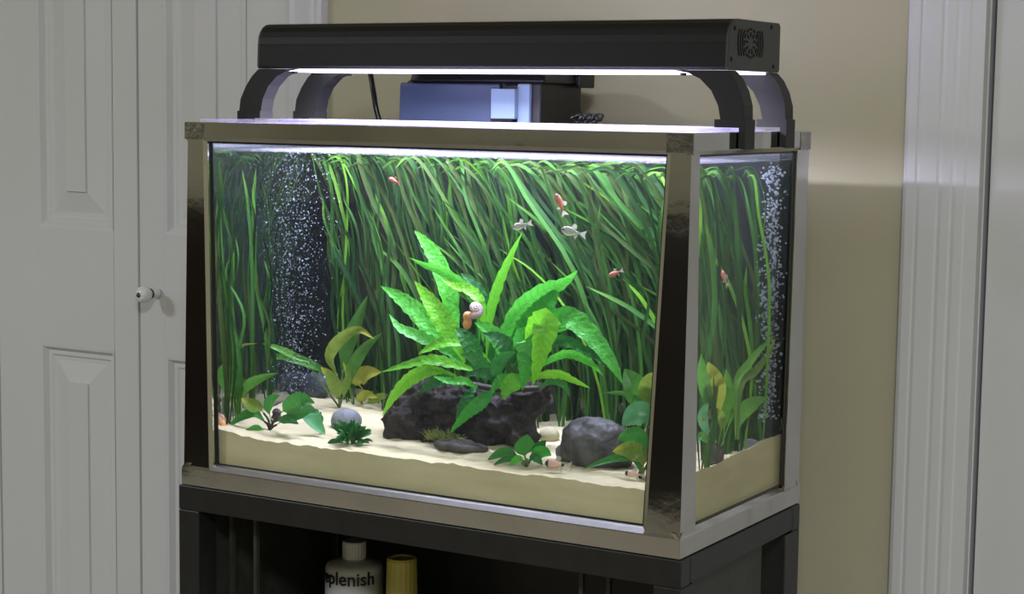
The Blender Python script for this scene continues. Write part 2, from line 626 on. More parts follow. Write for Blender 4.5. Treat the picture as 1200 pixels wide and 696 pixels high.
struct(box('wall_right', XR, XR + .1, YF, 1.2, 0, CEIL, 'wall_paint'))
struct(box('wall_front', XL, XR, YF - .1, YF, 0, CEIL, 'wall_paint'))
struct(box('wall_closet', XL, XR, 1.2, 1.3, 0, CEIL, 'room_paint_dark'))


def casing(name, x0, x1, prof):
    """upright door casing with a moulded face; prof = (fraction across, proud of wall)"""
    bm = bmesh.new()
    ring = [(x0 + (x1 - x0) * f, YW - d) for f, d in prof] + [(x1, YW + 0.03), (x0, YW + 0.03)]
    loft(bm, [[Vector((x, y, 0.0)) for x, y in ring], [Vector((x, y, 2.12)) for x, y in ring]])
    return struct(mkbm(name, bm, 'white_trim'))


casing('trim_1', CL0, CL1, [(0, 0.004), (0, 0.010), (0.12, 0.013), (0.2, 0.009), (0.45, 0.012), (0.7, 0.016), (0.78, 0.013), (0.9, 0.017), (1, 0.015), (1, 0.002)])
casing('trim_2', CR0, CR1, [(0, 0.002), (0, 0.015), (0.05, 0.017), (0.16, 0.017), (0.18, 0.015), (0.23, 0.0165), (0.44, 0.0155), (0.47, 0.0135), (0.52, 0.0145), (0.62, 0.014), (0.65, 0.0125), (0.70, 0.0135), (0.80, 0.013), (0.83, 0.0115), (1, 0.011), (1, -0.02)])
struct(box('trim_3', CR1 - 0.01, CR1 + 0.0015, YW + 0.006, YW + 0.11, 0, 2.06, 'white_trim'))


def panel_mesh(name, x0, x1, z0, z1, y, parent):
    """moulded raised panel: lip, sunk groove, bevel up to the field"""
    steps = [(0, 0), (0.004, 0.0005), (0.010, 0.009), (0.016, 0.0085), (0.019, 0.011), (0.025, 0.011), (0.058, 0.0040), (0.0586, 0.0008), (0.064, 0.0008)]
    bm = bmesh.new()
    prev = None
    for ins, dep in steps:
        r = [bm.verts.new((x0 + ins, y + dep, z0 + ins)), bm.verts.new((x1 - ins, y + dep, z0 + ins)), bm.verts.new((x1 - ins, y + dep, z1 - ins)), bm.verts.new((x0 + ins, y + dep, z1 - ins))]
        if prev:
            for i in range(4):
                bm.faces.new((prev[i], prev[(i + 1) % 4], r[(i + 1) % 4], r[i]))
        prev = r
    bm.faces.new(prev)
    return mkbm(name, bm, 'white_paint', parent, recalc=False)


def leaf_door(name, x0, x1, pan, zs, y=YW + 0.004, thick=0.034):
    """one door leaf: stiles and rails with moulded panels let in"""
    bm = bmesh.new()
    px0, px1 = pan
    bm_box(bm, x0, px0, y, y + thick, 0.012, 2.04, 0.0015)
    bm_box(bm, px1, x1, y, y + thick, 0.012, 2.04, 0.0015)
    edges = [0.012] + [z for ab in zs for z in ab] + [2.04]
    for a, b in zip(edges[::2], edges[1::2]):
        bm_box(bm, px0, px1, y, y + thick, a, b)
    bm_box(bm, px0, px1, y + 0.014, y + thick, 0.02, 2.03)
    d = struct(mkbm(name, bm, 'white_paint'))
    for a, b in zs:
        panel_mesh('raised_panel', px0, px1, a, b, y, d)
    return d


ZU, ZL = T + 0.240, T + 0.052
ZS = [(0.20, ZL), (ZU, 1.92)]
leaf_door('door_1', -1.150, -0.8505, (-1.058, -0.900), ZS)
d2 = leaf_door('door_2', -0.8465, -0.556, (-0.795, -0.637), ZS)
leaf_door('door_3', CR1 + 0.0078, 1.28, (CR1 + 0.13, 1.16), ZS)
d4 = leaf_door('door_4', -1.73, -1.154, (-1.64, -1.25), ZS)
# the knob on the bifold leaf
kc = PY(170, 345, 0.473)
bm = bmesh.new()
lathe(bm, [(0.0001, 0.036), (0.006, 0.036), (0.008, 0.030), (0.006, 0.022), (0.0055, 0.014), (0.009, 0.012), (0.0125, 0.006), (0.013, 0.0), (0.011, -0.006), (0.006, -0.0095), (0.0001, -0.010)], kc + Vector((0, -0.005, 0)), 'Y', 24)
kn = mkbm('knob', bm, 'knob_white', d2, True)
kn['label'] = 'small round white knob with a brass screw'
bm = bmesh.new()
lathe(bm, [(0.0001, -0.0115), (0.003, -0.0112), (0.0042, -0.0095), (0.0042, -0.008)], kc + Vector((0, -0.005, 0)), 'Y', 12)
mkbm('screw', bm, 'brass', kn, True)
bm = bmesh.new()
lathe(bm, [(0.0001, 0.0135), (0.0085, 0.0135), (0.0085, 0.0165), (0.0001, 0.0165)], kc + Vector((0, -0.005, 0)), 'Y', 16)
mkbm('collar', bm, 'brass', kn, True)
struct(box('baseboard_back', CL1 + .001, CR0 - .001, YW - 0.014, YW, 0, 0.09, 'white_trim', bev=0.002))

# ceiling fittings that hold the room's light
for x, y, ww in ((-2.1, -2.1, 'closet side'), (1.5, -2.3, 'entry side')):
    t_ = thing('ceiling_light', (x, y, 2.405), 'flat square white ceiling light on the %s of the room' % ww, 'light')
    box('frame', x - .27, x + .27, y - .27, y + .27, 2.425, 2.45, 'white_trim', t_)

# unseen dark cabinets, added to give the steel posts something dark to reflect
mat('dark_wood', (0.016, 0.011, 0.008), 0.45, var=0.4, scale=8, stretch=(1, 1, 6))


def reflection_cabinet(x0, x1, y0, y1, n, along, label):
    t_ = thing('reflection_cabinet', ((x0 + x1) / 2, (y0 + y1) / 2, 0), label, 'reflection_cabinet')
    box('body', x0, x1, y0, y1, 0.06, 0.97, 'dark_wood', t_)
    box('top', x0 - .012, x1 + .012, y0 - .012, y1 + .012, 0.971, 1.0, 'dark_wood', t_, 0.004)
    box('plinth', x0 + .02, x1 - .02, y0 + .02, y1 - .02, 0.0, 0.059, 'dark_wood', t_)
    for i in range(n):
        if along == 'X':
            a, b = x0 + (x1 - x0) * i / n + .008, x0 + (x1 - x0) * (i + 1) / n - .008
            d = box('door', a, b, y1, y1 + .02, 0.09, 0.95, 'dark_wood', t_, 0.003)
            box('handle', b - .05, b - .035, y1 + .0205, y1 + .035, 0.62, 0.72, 'brass', d, 0.003)
        else:
            a, b = y0 + (y1 - y0) * i / n + .008, y0 + (y1 - y0) * (i + 1) / n - .008
            d = box('door', x1, x1 + .02, a, b, 0.09, 0.95, 'dark_wood', t_, 0.003)
            box('handle', x1 + .0205, x1 + .035, b - .05, b - .035, 0.62, 0.72, 'brass', d, 0.003)


reflection_cabinet(-2.6, -0.7, -4.45, -3.95, 4, 'X', 'dark wooden sideboard added out of view for the steel to reflect, against the wall facing the aquarium')
reflection_cabinet(-3.3, -2.8, -3.8, -1.4, 5, 'Y', 'dark wooden sideboard added out of view for the steel to reflect, against the wall on the closet side')

# ================================================================== STAND
st = thing('aquarium_stand', (0, 0.145, 0), 'black aquarium stand with an open front and panelled side', 'stand')
SX, SY0, SY1 = 0.3225, -0.012, 0.302
box('top_rail', -SX, SX, SY0, SY0 + 0.022, T - 0.029, T - 0.0005, 'stand_black', st, 0.0012)
box('top_rail', -SX, SX, SY1 - 0.022, SY1, T - 0.029, T - 0.0005, 'stand_black', st, 0.0012)
for s in (-1, 1):
    x0, x1 = (s * SX, s * (SX - 0.022))
    box('side_rail', min(x0, x1), max(x0, x1), SY0 + 0.0225, SY1 - 0.0225, T - 0.027, T - 0.0008, 'stand_black', st, 0.001)
    box('side_rail', min(x0, x1), max(x0, x1), SY0 + 0.032, SY1 - 0.042, 0.06, 0.09, 'stand_black', st, 0.001)
    for (a, b) in ((SY0, SY0 + 0.031), (SY1 - 0.041, SY1)):
        box('post', min(s * SX, s * (SX - 0.030)), max(s * SX, s * (SX - 0.030)), a, b, 0.0, T - 0.0292, 'stand_black', st, 0.0012)
    xa = s * (SX - 0.012)
    box('side_panel', min(xa, xa - s * 0.006), max(xa, xa - s * 0.006), SY0 + 0.0315, 0.222 if s > 0 else SY1 - 0.0415, 0.09, T - 0.028, 'stand_panel', st)
box('top_board', -SX + 0.023, SX - 0.023, SY0 + 0.0225, SY1 - 0.0225, T - 0.012, T - 0.001, 'stand_black', st)
box('back_panel', -SX + 0.031, SX - 0.031, SY1 - 0.03, SY1 - 0.024, 0.06, T - 0.030, 'stand_black', st)
SHELF = T - 0.262
box('shelf', -SX + 0.031, SX - 0.031, SY0 + 0.004, SY1 - 0.031, SHELF - 0.016, SHELF, 'stand_black', st, 0.001)
box('shelf', -SX + 0.031, SX - 0.031, SY0 + 0.004, SY1 - 0.031, 0.06, 0.078, 'stand_black', st, 0.001)
for px in (272, 300, 682, 714):
    p = PY(px, 660, 0.03)
    box('upright_bar', p.x - 0.0022, p.x + 0.0022, 0.028, 0.034, SHELF + 0.001, T - 0.0125, 'stand_panel', st)

# ------------------------------------------------------------------ things on the stand's shelf
bx, by = (PY(384, 680, 0.165).x + PY(441, 680, 0.165).x) / 2, 0.17
br = 0.0352
btop = PY(413, 633, 0.17).z
bsh = PY(413, 657, 0.17).z
bo = thing('supplement_bottle', (bx, by, SHELF), 'white plastic bottle marked replenish on the stand shelf', 'bottle')
bm = bmesh.new()
hb = bsh - SHELF
lathe(bm, [(0.0001, 0.0005), (br - 0.003, 0.0005), (br, 0.004), (br, hb - 0.007), (br - 0.001, hb - 0.004), (br - 0.004, hb - 0.001), (0.017, hb + 0.002), (0.0125, hb + 0.003), (0.012, hb + 0.005), (0.0001, hb + 0.005)], (bx, by, SHELF), 'Z', 40)
mkbm('body', bm, 'bottle_white', bo, True)
bm = bmesh.new()
hc = btop - SHELF
rings = []
for r, h in [(0.0001, hb + 0.0045), (0.0142, hb + 0.0045), (0.0142, hc - 0.0015), (0.0132, hc), (0.0001, hc)]:
    rings.append([Vector((bx + r * (1 + (0.03 if k % 2 else 0)) * math.cos(2 * math.pi * k / 48), by + r * (1 + (0.03 if k % 2 else 0)) * math.sin(2 * math.pi * k / 48), SHELF + h)) for k in range(48)])
loft(bm, rings)
mkbm('cap', bm, 'bottle_white', bo, False)
bm = bmesh.new()
lathe(bm, [(br + 0.0001, SHELF + 0.02), (br + 0.0004, SHELF + 0.02), (br + 0.0004, SHELF + hb - 0.012), (br + 0.0001, SHELF + hb - 0.012)], (bx, by, 0), 'Z', 40)
lb = mkbm('label', bm, 'bottle_white', bo, True)


def wrapped_text(txt, size, ang_end, zc, parent, material):
    """lettering bent round the bottle; its last letter ends at ang_end"""
    cu = bpy.data.curves.new('t', 'FONT')
    cu.body = txt
    cu.size = size
    cu.offset = size * 0.018
    cu.extrude = 0.0003
    o = bpy.data.objects.new('t', cu)
    COL.objects.link(o)
    dg = bpy.context.evaluated_depsgraph_get(); dg.update()
    ev = o.evaluated_get(dg)
    me = ev.to_mesh()
    vs = [v.co.copy() for v in me.vertices]
    fs = [list(p.vertices) for p in me.polygons]
    ev.to_mesh_clear()
    bpy.data.objects.remove(o)
    bpy.data.curves.remove(cu)
    wmax = max(v.x for v in vs)
    R = br + 0.0012
    out = []
    for v in vs:
        a = ang_end - (wmax - v.x) / R
        out.append(Vector((bx + (R + v.z) * math.cos(a), by + (R + v.z) * math.sin(a), zc + v.y)))
    return mk('lettering', out, fs, material, parent)


view_a = math.atan2(CAM_POS.y - by, CAM_POS.x - bx)
wrapped_text('replenish', 0.0225, view_a + math.radians(41), PY(413, 688, 0.135).z, lb, 'bottle_ink')

yx = (PY(456, 670, 0.165).x + PY(486, 670, 0.165).x) / 2
ytop = PY(471, 653, 0.165).z
yo = thing('yellow_bottle', (yx, 0.165, SHELF), 'slim yellow capped bottle beside the white bottle', 'bottle')
hh = ytop - SHELF
bm = bmesh.new()
lathe(bm, [(0.0001, 0.0005), (0.024, 0.0005), (0.026, 0.003), (0.026, hh - 0.085), (0.022, hh - 0.07), (0.015, hh - 0.062), (0.0001, hh - 0.062)], (yx, 0.165, SHELF), 'Z', 32)
mkbm('body', bm, 'bottle_yellow_pale', yo, True)
bm = bmesh.new()
rings = []
for r, h in [(0.0001, hh - 0.0615), (0.0190, hh - 0.0615), (0.0178, hh - 0.003), (0.0165, hh), (0.014, hh), (0.0135, hh - 0.002), (0.0001, hh - 0.002)]:
    rings.append([Vector((yx + r * (1 + (0.025 if k % 2 else 0)) * math.cos(2 * math.pi * k / 40), 0.165 + r * (1 + (0.025 if k % 2 else 0)) * math.sin(2 * math.pi * k / 40), SHELF + h)) for k in range(40)])
loft(bm, rings)
mkbm('cap', bm, 'bottle_yellow', yo, False)

# ================================================================== AQUARIUM
tk = thing('aquarium', (0, 0.15, T), 'stainless steel framed glass aquarium on the black stand', 'aquarium')
W2, D, H = 0.3195, 0.3066, 0.42
SL = 0.009                 # the front leans: its foot stands forward by this much


def yfront(z):             # front plane of the posts at height z above the tank's foot
    return 0.0015 - SL * (1 - z / H)


def strip(name, sect, a, b, axis, material='steel', parent=tk):
    """extrude a closed (u, z) section between a and b along an axis; u is the other horizontal one"""
    bm = bmesh.new()
    if axis == 'X':
        loft(bm, [[Vector((a, u, T + z)) for u, z in sect], [Vector((b, u, T + z)) for u, z in sect]])
    else:
        loft(bm, [[Vector((u, a, T + z)) for u, z in sect], [Vector((u, b, T + z)) for u, z in sect]])
    return mkbm(name, bm, material, parent)


# rims: the sections have a folded lip towards the glass
zt = 0.3985
topsec = [(0, H), (0, zt + 0.004), (0.0028, zt), (0.0075, zt), (0.0075, zt + 0.0015), (0.0035, zt + 0.003), (0.003, H - 0.0025), (0.020, H - 0.0025), (0.020, H - 0.0005), (0.0008, H)]
botsec = [(0, 0.0005), (0, 0.0195), (0.0008, 0.0205), (0.006, 0.0255), (0.0105, 0.026), (0.0105, 0.024), (0.004, 0.0185), (0.004, 0.003), (0.022, 0.003), (0.022, 0.0005)]


def sec(s, off, sign):
    return [(off + sign * u, z) for u, z in s]


def rims(name, s, yf, yb):
    strip(name, sec(s, yf, 1), -W2, W2, 'X')
    strip(name, sec(s, yb, -1), -W2, W2, 'X')
    strip(name, sec(s, -W2 - 0.0004, 1), yf + 0.0005, yb - 0.0005, 'Y')
    strip(name, sec(s, W2 + 0.0004, -1), yf + 0.0005, yb - 0.0005, 'Y')


rims('top_rim', topsec, -0.0005, D)
rims('bottom_rim', botsec, -SL - 0.001, D + 0.0005)
lip = [(0.0006, 0.0208), (0.0052, 0.0252), (0.0105, 0.0266), (0.0105, 0.0262), (0.006, 0.0252), (0.0012, 0.0204)]
strip('rim_lip_highlight', sec(lip, -SL - 0.0012, 1), -0.279, 0.279, 'X', 'steel_brushed')  # extra rougher strip laid over the fold to carry its highlight line


def post(sx, z0=0.0195, z1=zt + 0.006):
    """front corner post: wedge-shaped face, folded lip at the glass, return along the side"""
    bm = bmesh.new()
    rings = []
    for z in (z0, z1):
        f = z / H
        xo = 0.3185 - 0.0015 * f
        xi = 0.275 + (0.2905 - 0.275) * f
        yf = yfront(z)
        ys = 0.029 + (0.0205 - 0.029) * f
        pts = [(xo, yf), (xi + 0.0052, yf), (xi + 0.0006, yf + 0.0022), (xi, yf + 0.009), (xi + 0.0012, yf + 0.009), (xi + 0.0055, yf + 0.0032), (xo - 0.003, yf + 0.003), (xo - 0.003, ys), (xo, ys)]
        rings.append([Vector((sx * x, y, T + z)) for x, y in pts])
    loft(bm, rings)
    return mkbm('corner_post', bm, 'steel', tk)


def back_post(sx, z0=0.0195, z1=zt + 0.006):
    bm = bmesh.new()
    rings = []
    for z in (z0, z1):
        f = z / H
        xo, yo_ = 0.3188, D - 0.001
        ys = 0.262 + 0.010 * f
        pts = [(xo, yo_), (xo, ys), (xo - 0.003, ys), (xo - 0.003, yo_ - 0.003), (0.285, yo_ - 0.003), (0.285, yo_)]
        rings.append([Vector((sx * x, y, T + z)) for x, y in pts])
    loft(bm, rings)
    return mkbm('corner_post', bm, 'steel', tk)


for s in (-1, 1):
    post(s)
    back_post(s)
# lapped, spot-welded corner tabs on the top rim
for s in (-1, 1):
    a, b = sorted((s * (W2 + 0.0003), s * (W2 - 0.0285)))
    box('corner_tab', a, b, -0.0013, -0.0004, T + zt + 0.002, T + H - 0.0008, 'steel_spot', tk)
    a, b = sorted((s * (W2 + 0.0004), s * (W2 + 0.0012)))
    box('corner_tab', a, b, D - 0.030, D - 0.001, T + zt + 0.001, T + H - 0.001, 'steel_spot', tk)

# glass panes
gz0, gz1 = 0.012, H - 0.006


def pane(name, quad, thick_vec, material='tank_glass'):
    bm = bmesh.new()
    q = [Vector((x, y, T + z)) for x, y, z in quad]
    loft(bm, [q, [p + Vector(thick_vec) for p in q]])
    return mkbm(name, bm, material, tk)


gy0, gy1 = yfront(gz0) + 0.0085, yfront(gz1) + 0.0085


def sheet(name, quad, material):
    q = [Vector((x, y, T + z)) for x, y, z in quad]
    return mk(name, q, [(0, 1, 2, 3)], material, tk)


pane('glass_pane', [(-0.314, gy0, gz0), (0.314, gy0, gz0), (0.314, gy1, gz1), (-0.314, gy1, gz1)], (0, 0.004, 0))
pane('glass_pane', [(0.3105, 0.012, gz0), (0.3105, 0.297, gz0), (0.3105, 0.297, gz1), (0.3105, 0.012, gz1)], (0.004, 0, 0))
pane('glass_pane', [(-0.3145, 0.012, gz0), (-0.3145, 0.297, gz0), (-0.3145, 0.297, gz1), (-0.3145, 0.012, gz1)], (0.004, 0, 0), 'side_glass')
pane('glass_pane', [(-0.309, 0.298, gz0), (0.309, 0.298, gz0), (0.309, 0.298, gz1), (-0.309, 0.298, gz1)], (0, 0.004, 0))
box('base_pane', -0.309, 0.309, 0.006, 0.297, T + 0.006, T + 0.012, 'tank_glass', tk)
box('backing_film', -0.3145, 0.3145, D - 0.0040, D - 0.0025, T + 0.026, T + 0.40, 'dark_film', tk)
box('backing_film', -0.3165, -0.3155, 0.012, 0.300, T + 0.026, T + 0.40, 'added_side_film', tk)  # added sheet hiding the bright door, in place of the pane's inner mirroring
# black sealant along the inner edge of the frame
for z, hh_ in ((0.0262, 0.0018), (zt - 0.0022, 0.0022)):
    y = yfront(z) + 0.0075
    box('sealant', -0.290, 0.290, y - 0.0004, y + 0.0012, T + z, T + z + hh_, 'black_silicone', tk)
    box('sealant', W2 - 0.0062, W2 - 0.0045, 0.022, 0.272, T + z, T + z + hh_, 'black_silicone', tk)
for s in (-1, 1):
    bm = bmesh.new()
    rg = []
    for z in (0.0265, zt - 0.0005):
        f = z / H
        xi = s * (0.275 + 0.0155 * f)
        yy = yfront(z) + 0.0072
        rg.append([Vector((xi - s * 0.0028, yy, T + z)), Vector((xi + s * 0.001, yy, T + z)), Vector((xi + s * 0.001, yy + 0.0015, T + z)), Vector((xi - s * 0.0028, yy + 0.0015, T + z))])
    loft(bm, rg)
    mkbm('sealant', bm, 'black_silicone', tk)
bm = bmesh.new()
rg = []
for z in (0.0265, zt - 0.0005):
    yy = 0.2605 + 0.010 * z / H
    rg.append([Vector((0.3150, yy - 0.0035, T + z)), Vector((0.3150, yy + 0.001, T + z)), Vector((0.3160, yy + 0.001, T + z)), Vector((0.3160, yy - 0.0035, T + z))])
loft(bm, rg)
mkbm('sealant', bm, 'black_silicone', tk)

# ------------------------------------------------------------------ lid
ld = thing('glass_lid', (0, 0.14, T + H), 'flat clear glass lid lying on the steel top rim', 'lid')
box('lid_pane', -0.302, 0.302, 0.006, 0.150, T + H + 0.0002, T + H + 0.0036, 'lid_glass', ld)
box('lid_pane', -0.302, 0.302, 0.154, 0.270, T + H + 0.0002, T + H + 0.0036, 'lid_glass', ld)
box('hinge', -0.300, 0.300, 0.1502, 0.1538, T + H + 0.0002, T + H + 0.0044, 'lid_glass', ld)

# ------------------------------------------------------------------ sand


def sand_z(x, y):
    z = 0.0605 + 0.010 * max(0, min(1, y / 0.28))
    z += 0.006 * math.exp(-((x + 0.30) / 0.05) ** 2) + 0.016 * math.exp(-((x - 0.318) / 0.022) ** 2)
    z += 0.0022 * noise.noise(Vector((x * 22, y * 22, 1.3))) + 0.0018 * noise.noise(Vector((x * 70, y * 55, 5.1))) + 0.0008 * noise.noise(Vector((x * 190, y * 190, 9)))
    return T + z


nx, ny = 200, 80
X0, X1, Y1_ = -0.309, 0.309, 0.296
vs, fs = [], []
for j in range(ny + 1):
    for i in range(nx + 1):
        x = X0 + (X1 - X0) * i / nx
        y = 0.0085 + (Y1_ - 0.0085) * j / ny
        vs.append((x, y, sand_z(x, y)))
k = nx + 1
for j in range(ny):
    for i in range(nx):
        a = j * k + i
        fs.append((a, a + 1, a + k + 1, a + k))
border = [i for i in range(nx + 1)] + [j * k + nx for j in range(1, ny + 1)] + [ny * k + i for i in range(nx - 1, -1, -1)] + [j * k for j in range(ny - 1, 0, -1)]
b0 = len(vs)
nb = len(border)
for q in border:
    vs.append(vs[q])
for q in border:
    x, y, z = vs[q]
    if y < 0.0086: y = yfront(0.02) + 0.0130
    vs.append((x, y, T + 0.0125))
for i in range(nb):
    j = (i + 1) % nb
    fs.append((b0 + j, b0 + i, b0 + nb + i, b0 + nb + j))
sand = mk('sand', vs, fs, 'sand', None, True)
tag(sand, 'cream white sand bed on the aquarium floor', 'sand', kind='stuff')

# ------------------------------------------------------------------ water
WZ = 0.3885
vs, fs = [], []
nx, ny = 120, 56
for j in range(ny + 1):
    for i in range(nx + 1):
        x = -0.309 + 0.618 * i / nx
        y = 0.0135 + 0.283 * j / ny
        agit = math.exp(-((x + 0.24) / 0.10) ** 2) + 0.35 * math.exp(-((x - 0.28) / 0.06) ** 2)
        vs.append((x, y, T + WZ + 0.0006 * noise.noise(Vector((x * 30, y * 30, 2))) + agit * 0.0016 * noise.noise(Vector((x * 130, y * 130, 4)))))
k = nx + 1
for j in range(ny):
    for i in range(nx):
        a = j * k + i
        fs.append((a, a + 1, a + k + 1, a + k))
wt = mk('water', vs, fs, 'water_surface', None, True)
tag(wt, 'clear water surface just under the top rim of the aquarium', 'water', kind='stuff')

# ================================================================== LIGHT FIXTURE
FX0, FX1 = -0.2965, 0.3085
lf = thing('aquarium_light', (0, 0.17, T + 0.402), 'long black light fixture on curved legs above the aquarium', 'light')
yb0, yb1, fz0, fz1 = 0.101, 0.238, T + 0.4830, T + 0.5355


def light_prof(ins=0.0):
    pts = [(yb0 + 0.002 + ins, fz0 + ins), (yb0 + ins, fz0 + 0.003), (yb0 + 0.001 + ins, fz0 + 0.026)]
    for a in range(0, 6):
        th = math.pi - (math.pi / 2) * a / 5
        pts.append((yb0 + 0.001 + ins + 0.022 * (1 + math.cos(th)), fz1 - 0.024 - ins + 0.024 * math.sin(th)))
    pts += [(yb1 - 0.003 - ins, fz1 - ins), (yb1 - ins, fz1 - 0.003 - ins), (yb1 - ins, fz0 + 0.002 + ins), (yb1 - 0.002 - ins, fz0 + ins)]
    return pts


bm = bmesh.new()
pr = light_prof()
loft(bm, [[Vector((FX0 + 0.003, y, z)) for y, z in pr], [Vector((FX1 - 0.003, y, z)) for y, z in pr]])
mkbm('housing', bm, 'black_metal', lf)
for s, x in ((-1, FX0), (1, FX1)):
    bm = bmesh.new()
    p2 = light_prof(0.0008)
    loft(bm, [[Vector((x - s * 0.0032, y, z)) for y, z in pr], [Vector((x - s * 0.0006, y, z)) for y, z in pr], [Vector((x, y, z)) for y, z in p2]])
    ec = mkbm('end_cap', bm, 'cap_grey', lf)
    cy, cz = 0.1575, fz0 + 0.0285
    # fan grille: hub, petals, and rings of curved slots
    bm = bmesh.new()

    def slot(r, a0, a1, wd, n=6, sy=0.88):
        rg = []
        for i in range(n + 1):
            a = a0 + (a1 - a0) * i / n
            pts = []
            for rr in (r - wd / 2, r + wd / 2):
                pts.append((cy + rr * math.cos(a), cz + rr * sy * math.sin(a)))
            rg.append([Vector((x + s * 0.00005, pts[0][0], pts[0][1])), Vector((x + s * 0.00005, pts[1][0], pts[1][1])), Vector((x + s * 0.0004, pts[1][0], pts[1][1])), Vector((x + s * 0.0004, pts[0][0], pts[0][1]))])
        loft(bm, rg)
    for i in range(9):
        a = i * 2 * math.pi / 9 + 0.2
        slot(0.0100, a - 0.13, a + 0.13, 0.0055, 3)
    for i in range(12):
        a = i * 2 * math.pi / 12
        slot(0.0165, a - 0.17, a + 0.17, 0.0028, 4)
    for r in (0.0215, 0.0270, 0.0325):
        for a in (0.0, math.pi):
            slot(r, a - 0.75 * 0.0215 / r, a + 0.75 * 0.0215 / r, 0.0026, 8)
    mkbm('vent_slots', bm, 'black_hole', ec)
    for (yy, zz) in ((yb0 + 0.015, fz1 - 0.010), (yb1 - 0.026, fz1 - 0.005), (yb0 + 0.008, fz0 + 0.011), (yb1 - 0.018, fz0 + 0.006)):
        bm = bmesh.new()
        lathe(bm, [(0.0001, 0), (0.0024, 0), (0.0024, s * 0.0006), (0.0001, s * 0.0008)], (x, yy, zz), 'X', 10)
        mkbm('screw', bm, 'black_hole', ec)
box('led_panel', FX0 + 0.012, FX1 - 0.006, yb0 + 0.008, yb1 - 0.012, fz0 - 0.0030, fz0 - 0.0004, 'led_glow', lf)
led = area_light('aquarium_light_source', (0.005, 0.135, fz0 - 0.005), 0.46, 0.018, 8.8, (0.79, 0.79, 1.0))
led.data.spread = math.radians(164)

LEG_Y = [(0.105, 0.127), (0.214, 0.236)]
for s in (-1, 1):
    for y0, y1 in LEG_Y:
        inner = [(0.246, fz0 - 0.0005), (0.262, fz0 - 0.003), (0.276, fz0 - 0.009), (0.289, fz0 - 0.021), (0.297, fz0 - 0.036), (0.300, T + 0.4325)]
        outer = [(0.3265, T + 0.4325), (0.3260, fz0 - 0.036), (0.3215, fz0 - 0.021), (0.3150, fz0 - 0.009), (0.3085, fz0 - 0.002), (0.3060, fz0 - 0.0005)]
        if s < 0:
            outer = [(x - 0.010 * max(0, (z - T - 0.44) / 0.043), z) for x, z in outer]
            inner = [(x - 0.006, z) for x, z in inner]
        sect = inner + outer
        bm = bmesh.new()
        loft(bm, [[Vector((s * x, y, z)) for x, z in sect] for y in (y0, y1)])
        lg = mkbm('leg', bm, 'black_cap', lf)
        foot = [(0.294, T + 0.4328), (0.294, T + 0.4245), (0.3212, T + 0.4245), (0.3212, T + 0.4035), (0.3285, T + 0.4025), (0.3285, T + 0.4328)]
        bm = bmesh.new()
        loft(bm, [[Vector((s * x, y, z)) for x, z in foot] for y in (y0 - 0.0012, y1 + 0.0012)])
        mkbm('foot_clip', bm, 'black_cap', lg)
        bm = bmesh.new()
        lathe(bm, [(0.0001, -0.006), (0.003, -0.006), (0.004, -0.003), (0.004, 0.0002)], (s * 0.252, (y0 + y1) / 2, fz0), 'Z', 12)
        mkbm('thumb_screw', bm, 'black_metal', lg, True)

# ================================================================== FILTER
FY = 0.322
fx0 = PY(463, 120, FY).x
fxm = PY(578, 120, FY).x
fx1 = PY(626, 120, FY).x
ft = thing('hang_on_filter', ((fx0 + fx1) / 2, 0.37, T + 0.20), 'black hang-on filter with smoky front behind the aquarium', 'filter')
zb, ztop = T + 0.26, PY(500, 97, FY).z
yb_ = 0.437


def tapered(name, x0, x1, y0, y1, z0, z1, tx, ty, material, parent, bev=0.003):
    bm = bmesh.new()
    loft(bm, [[Vector((x0, y0, z0)), Vector((x1, y0, z0)), Vector((x1, y1, z0)), Vector((x0, y1, z0))], [Vector((x0 + tx, y0 + ty, z1)), Vector((x1 - tx, y0 + ty, z1)), Vector((x1 - tx, y1 - ty, z1)), Vector((x0 + tx, y1 - ty, z1))]])
    bmesh.ops.bevel(bm, geom=list(bm.edges), offset=bev, segments=3, affect='EDGES', profile=0.5)
    return mkbm(name, bm, material, parent)


tapered('front_tank', fx0, fxm + 0.012, FY, FY + 0.05, zb, ztop, 0.005, 0.002, 'smoke_plastic', ft)
box('clear_block', fxm, PY(603, 120, FY - 0.006).x, FY - 0.006, FY + 0.03, T + 0.427, PY(590, 104, FY - 0.006).z, 'smoke_clear', ft, 0.001)
box('clear_block_slot', fxm, PY(600, 120, FY - 0.005).x, FY - 0.0055, FY + 0.028, T + 0.4235, T + 0.4268, 'black_hole', ft)
box('middle_column', fxm + 0.0125, fx1 - 0.026, FY + 0.006, FY + 0.05, zb, ztop - 0.001, 'black_plastic', ft, 0.002)
box('clear_strip', fx1 - 0.0255, fx1 - 0.008, FY + 0.002, FY + 0.05, zb, ztop, 'smoke_clear', ft, 0.002)
tapered('main_body', fx0 + 0.012, fx1 + 0.004, FY + 0.006, yb_, zb - 0.03, ztop + 0.003, -0.001, 0.002, 'black_plastic', ft, 0.004)
tapered('filter_lid', PY(478, 90, FY).x, fx1 + 0.013, FY + 0.002, yb_ + 0.010, ztop + 0.001, PY(500, 81, FY).z, 0.004, 0.004, 'black_plastic', ft, 0.003)
box('lid_tab', fx1 + 0.0105, fx1 + 0.019, yb_ - 0.034, yb_ + 0.006, ztop - 0.004, ztop + 0.013, 'black_plastic', ft, 0.002)
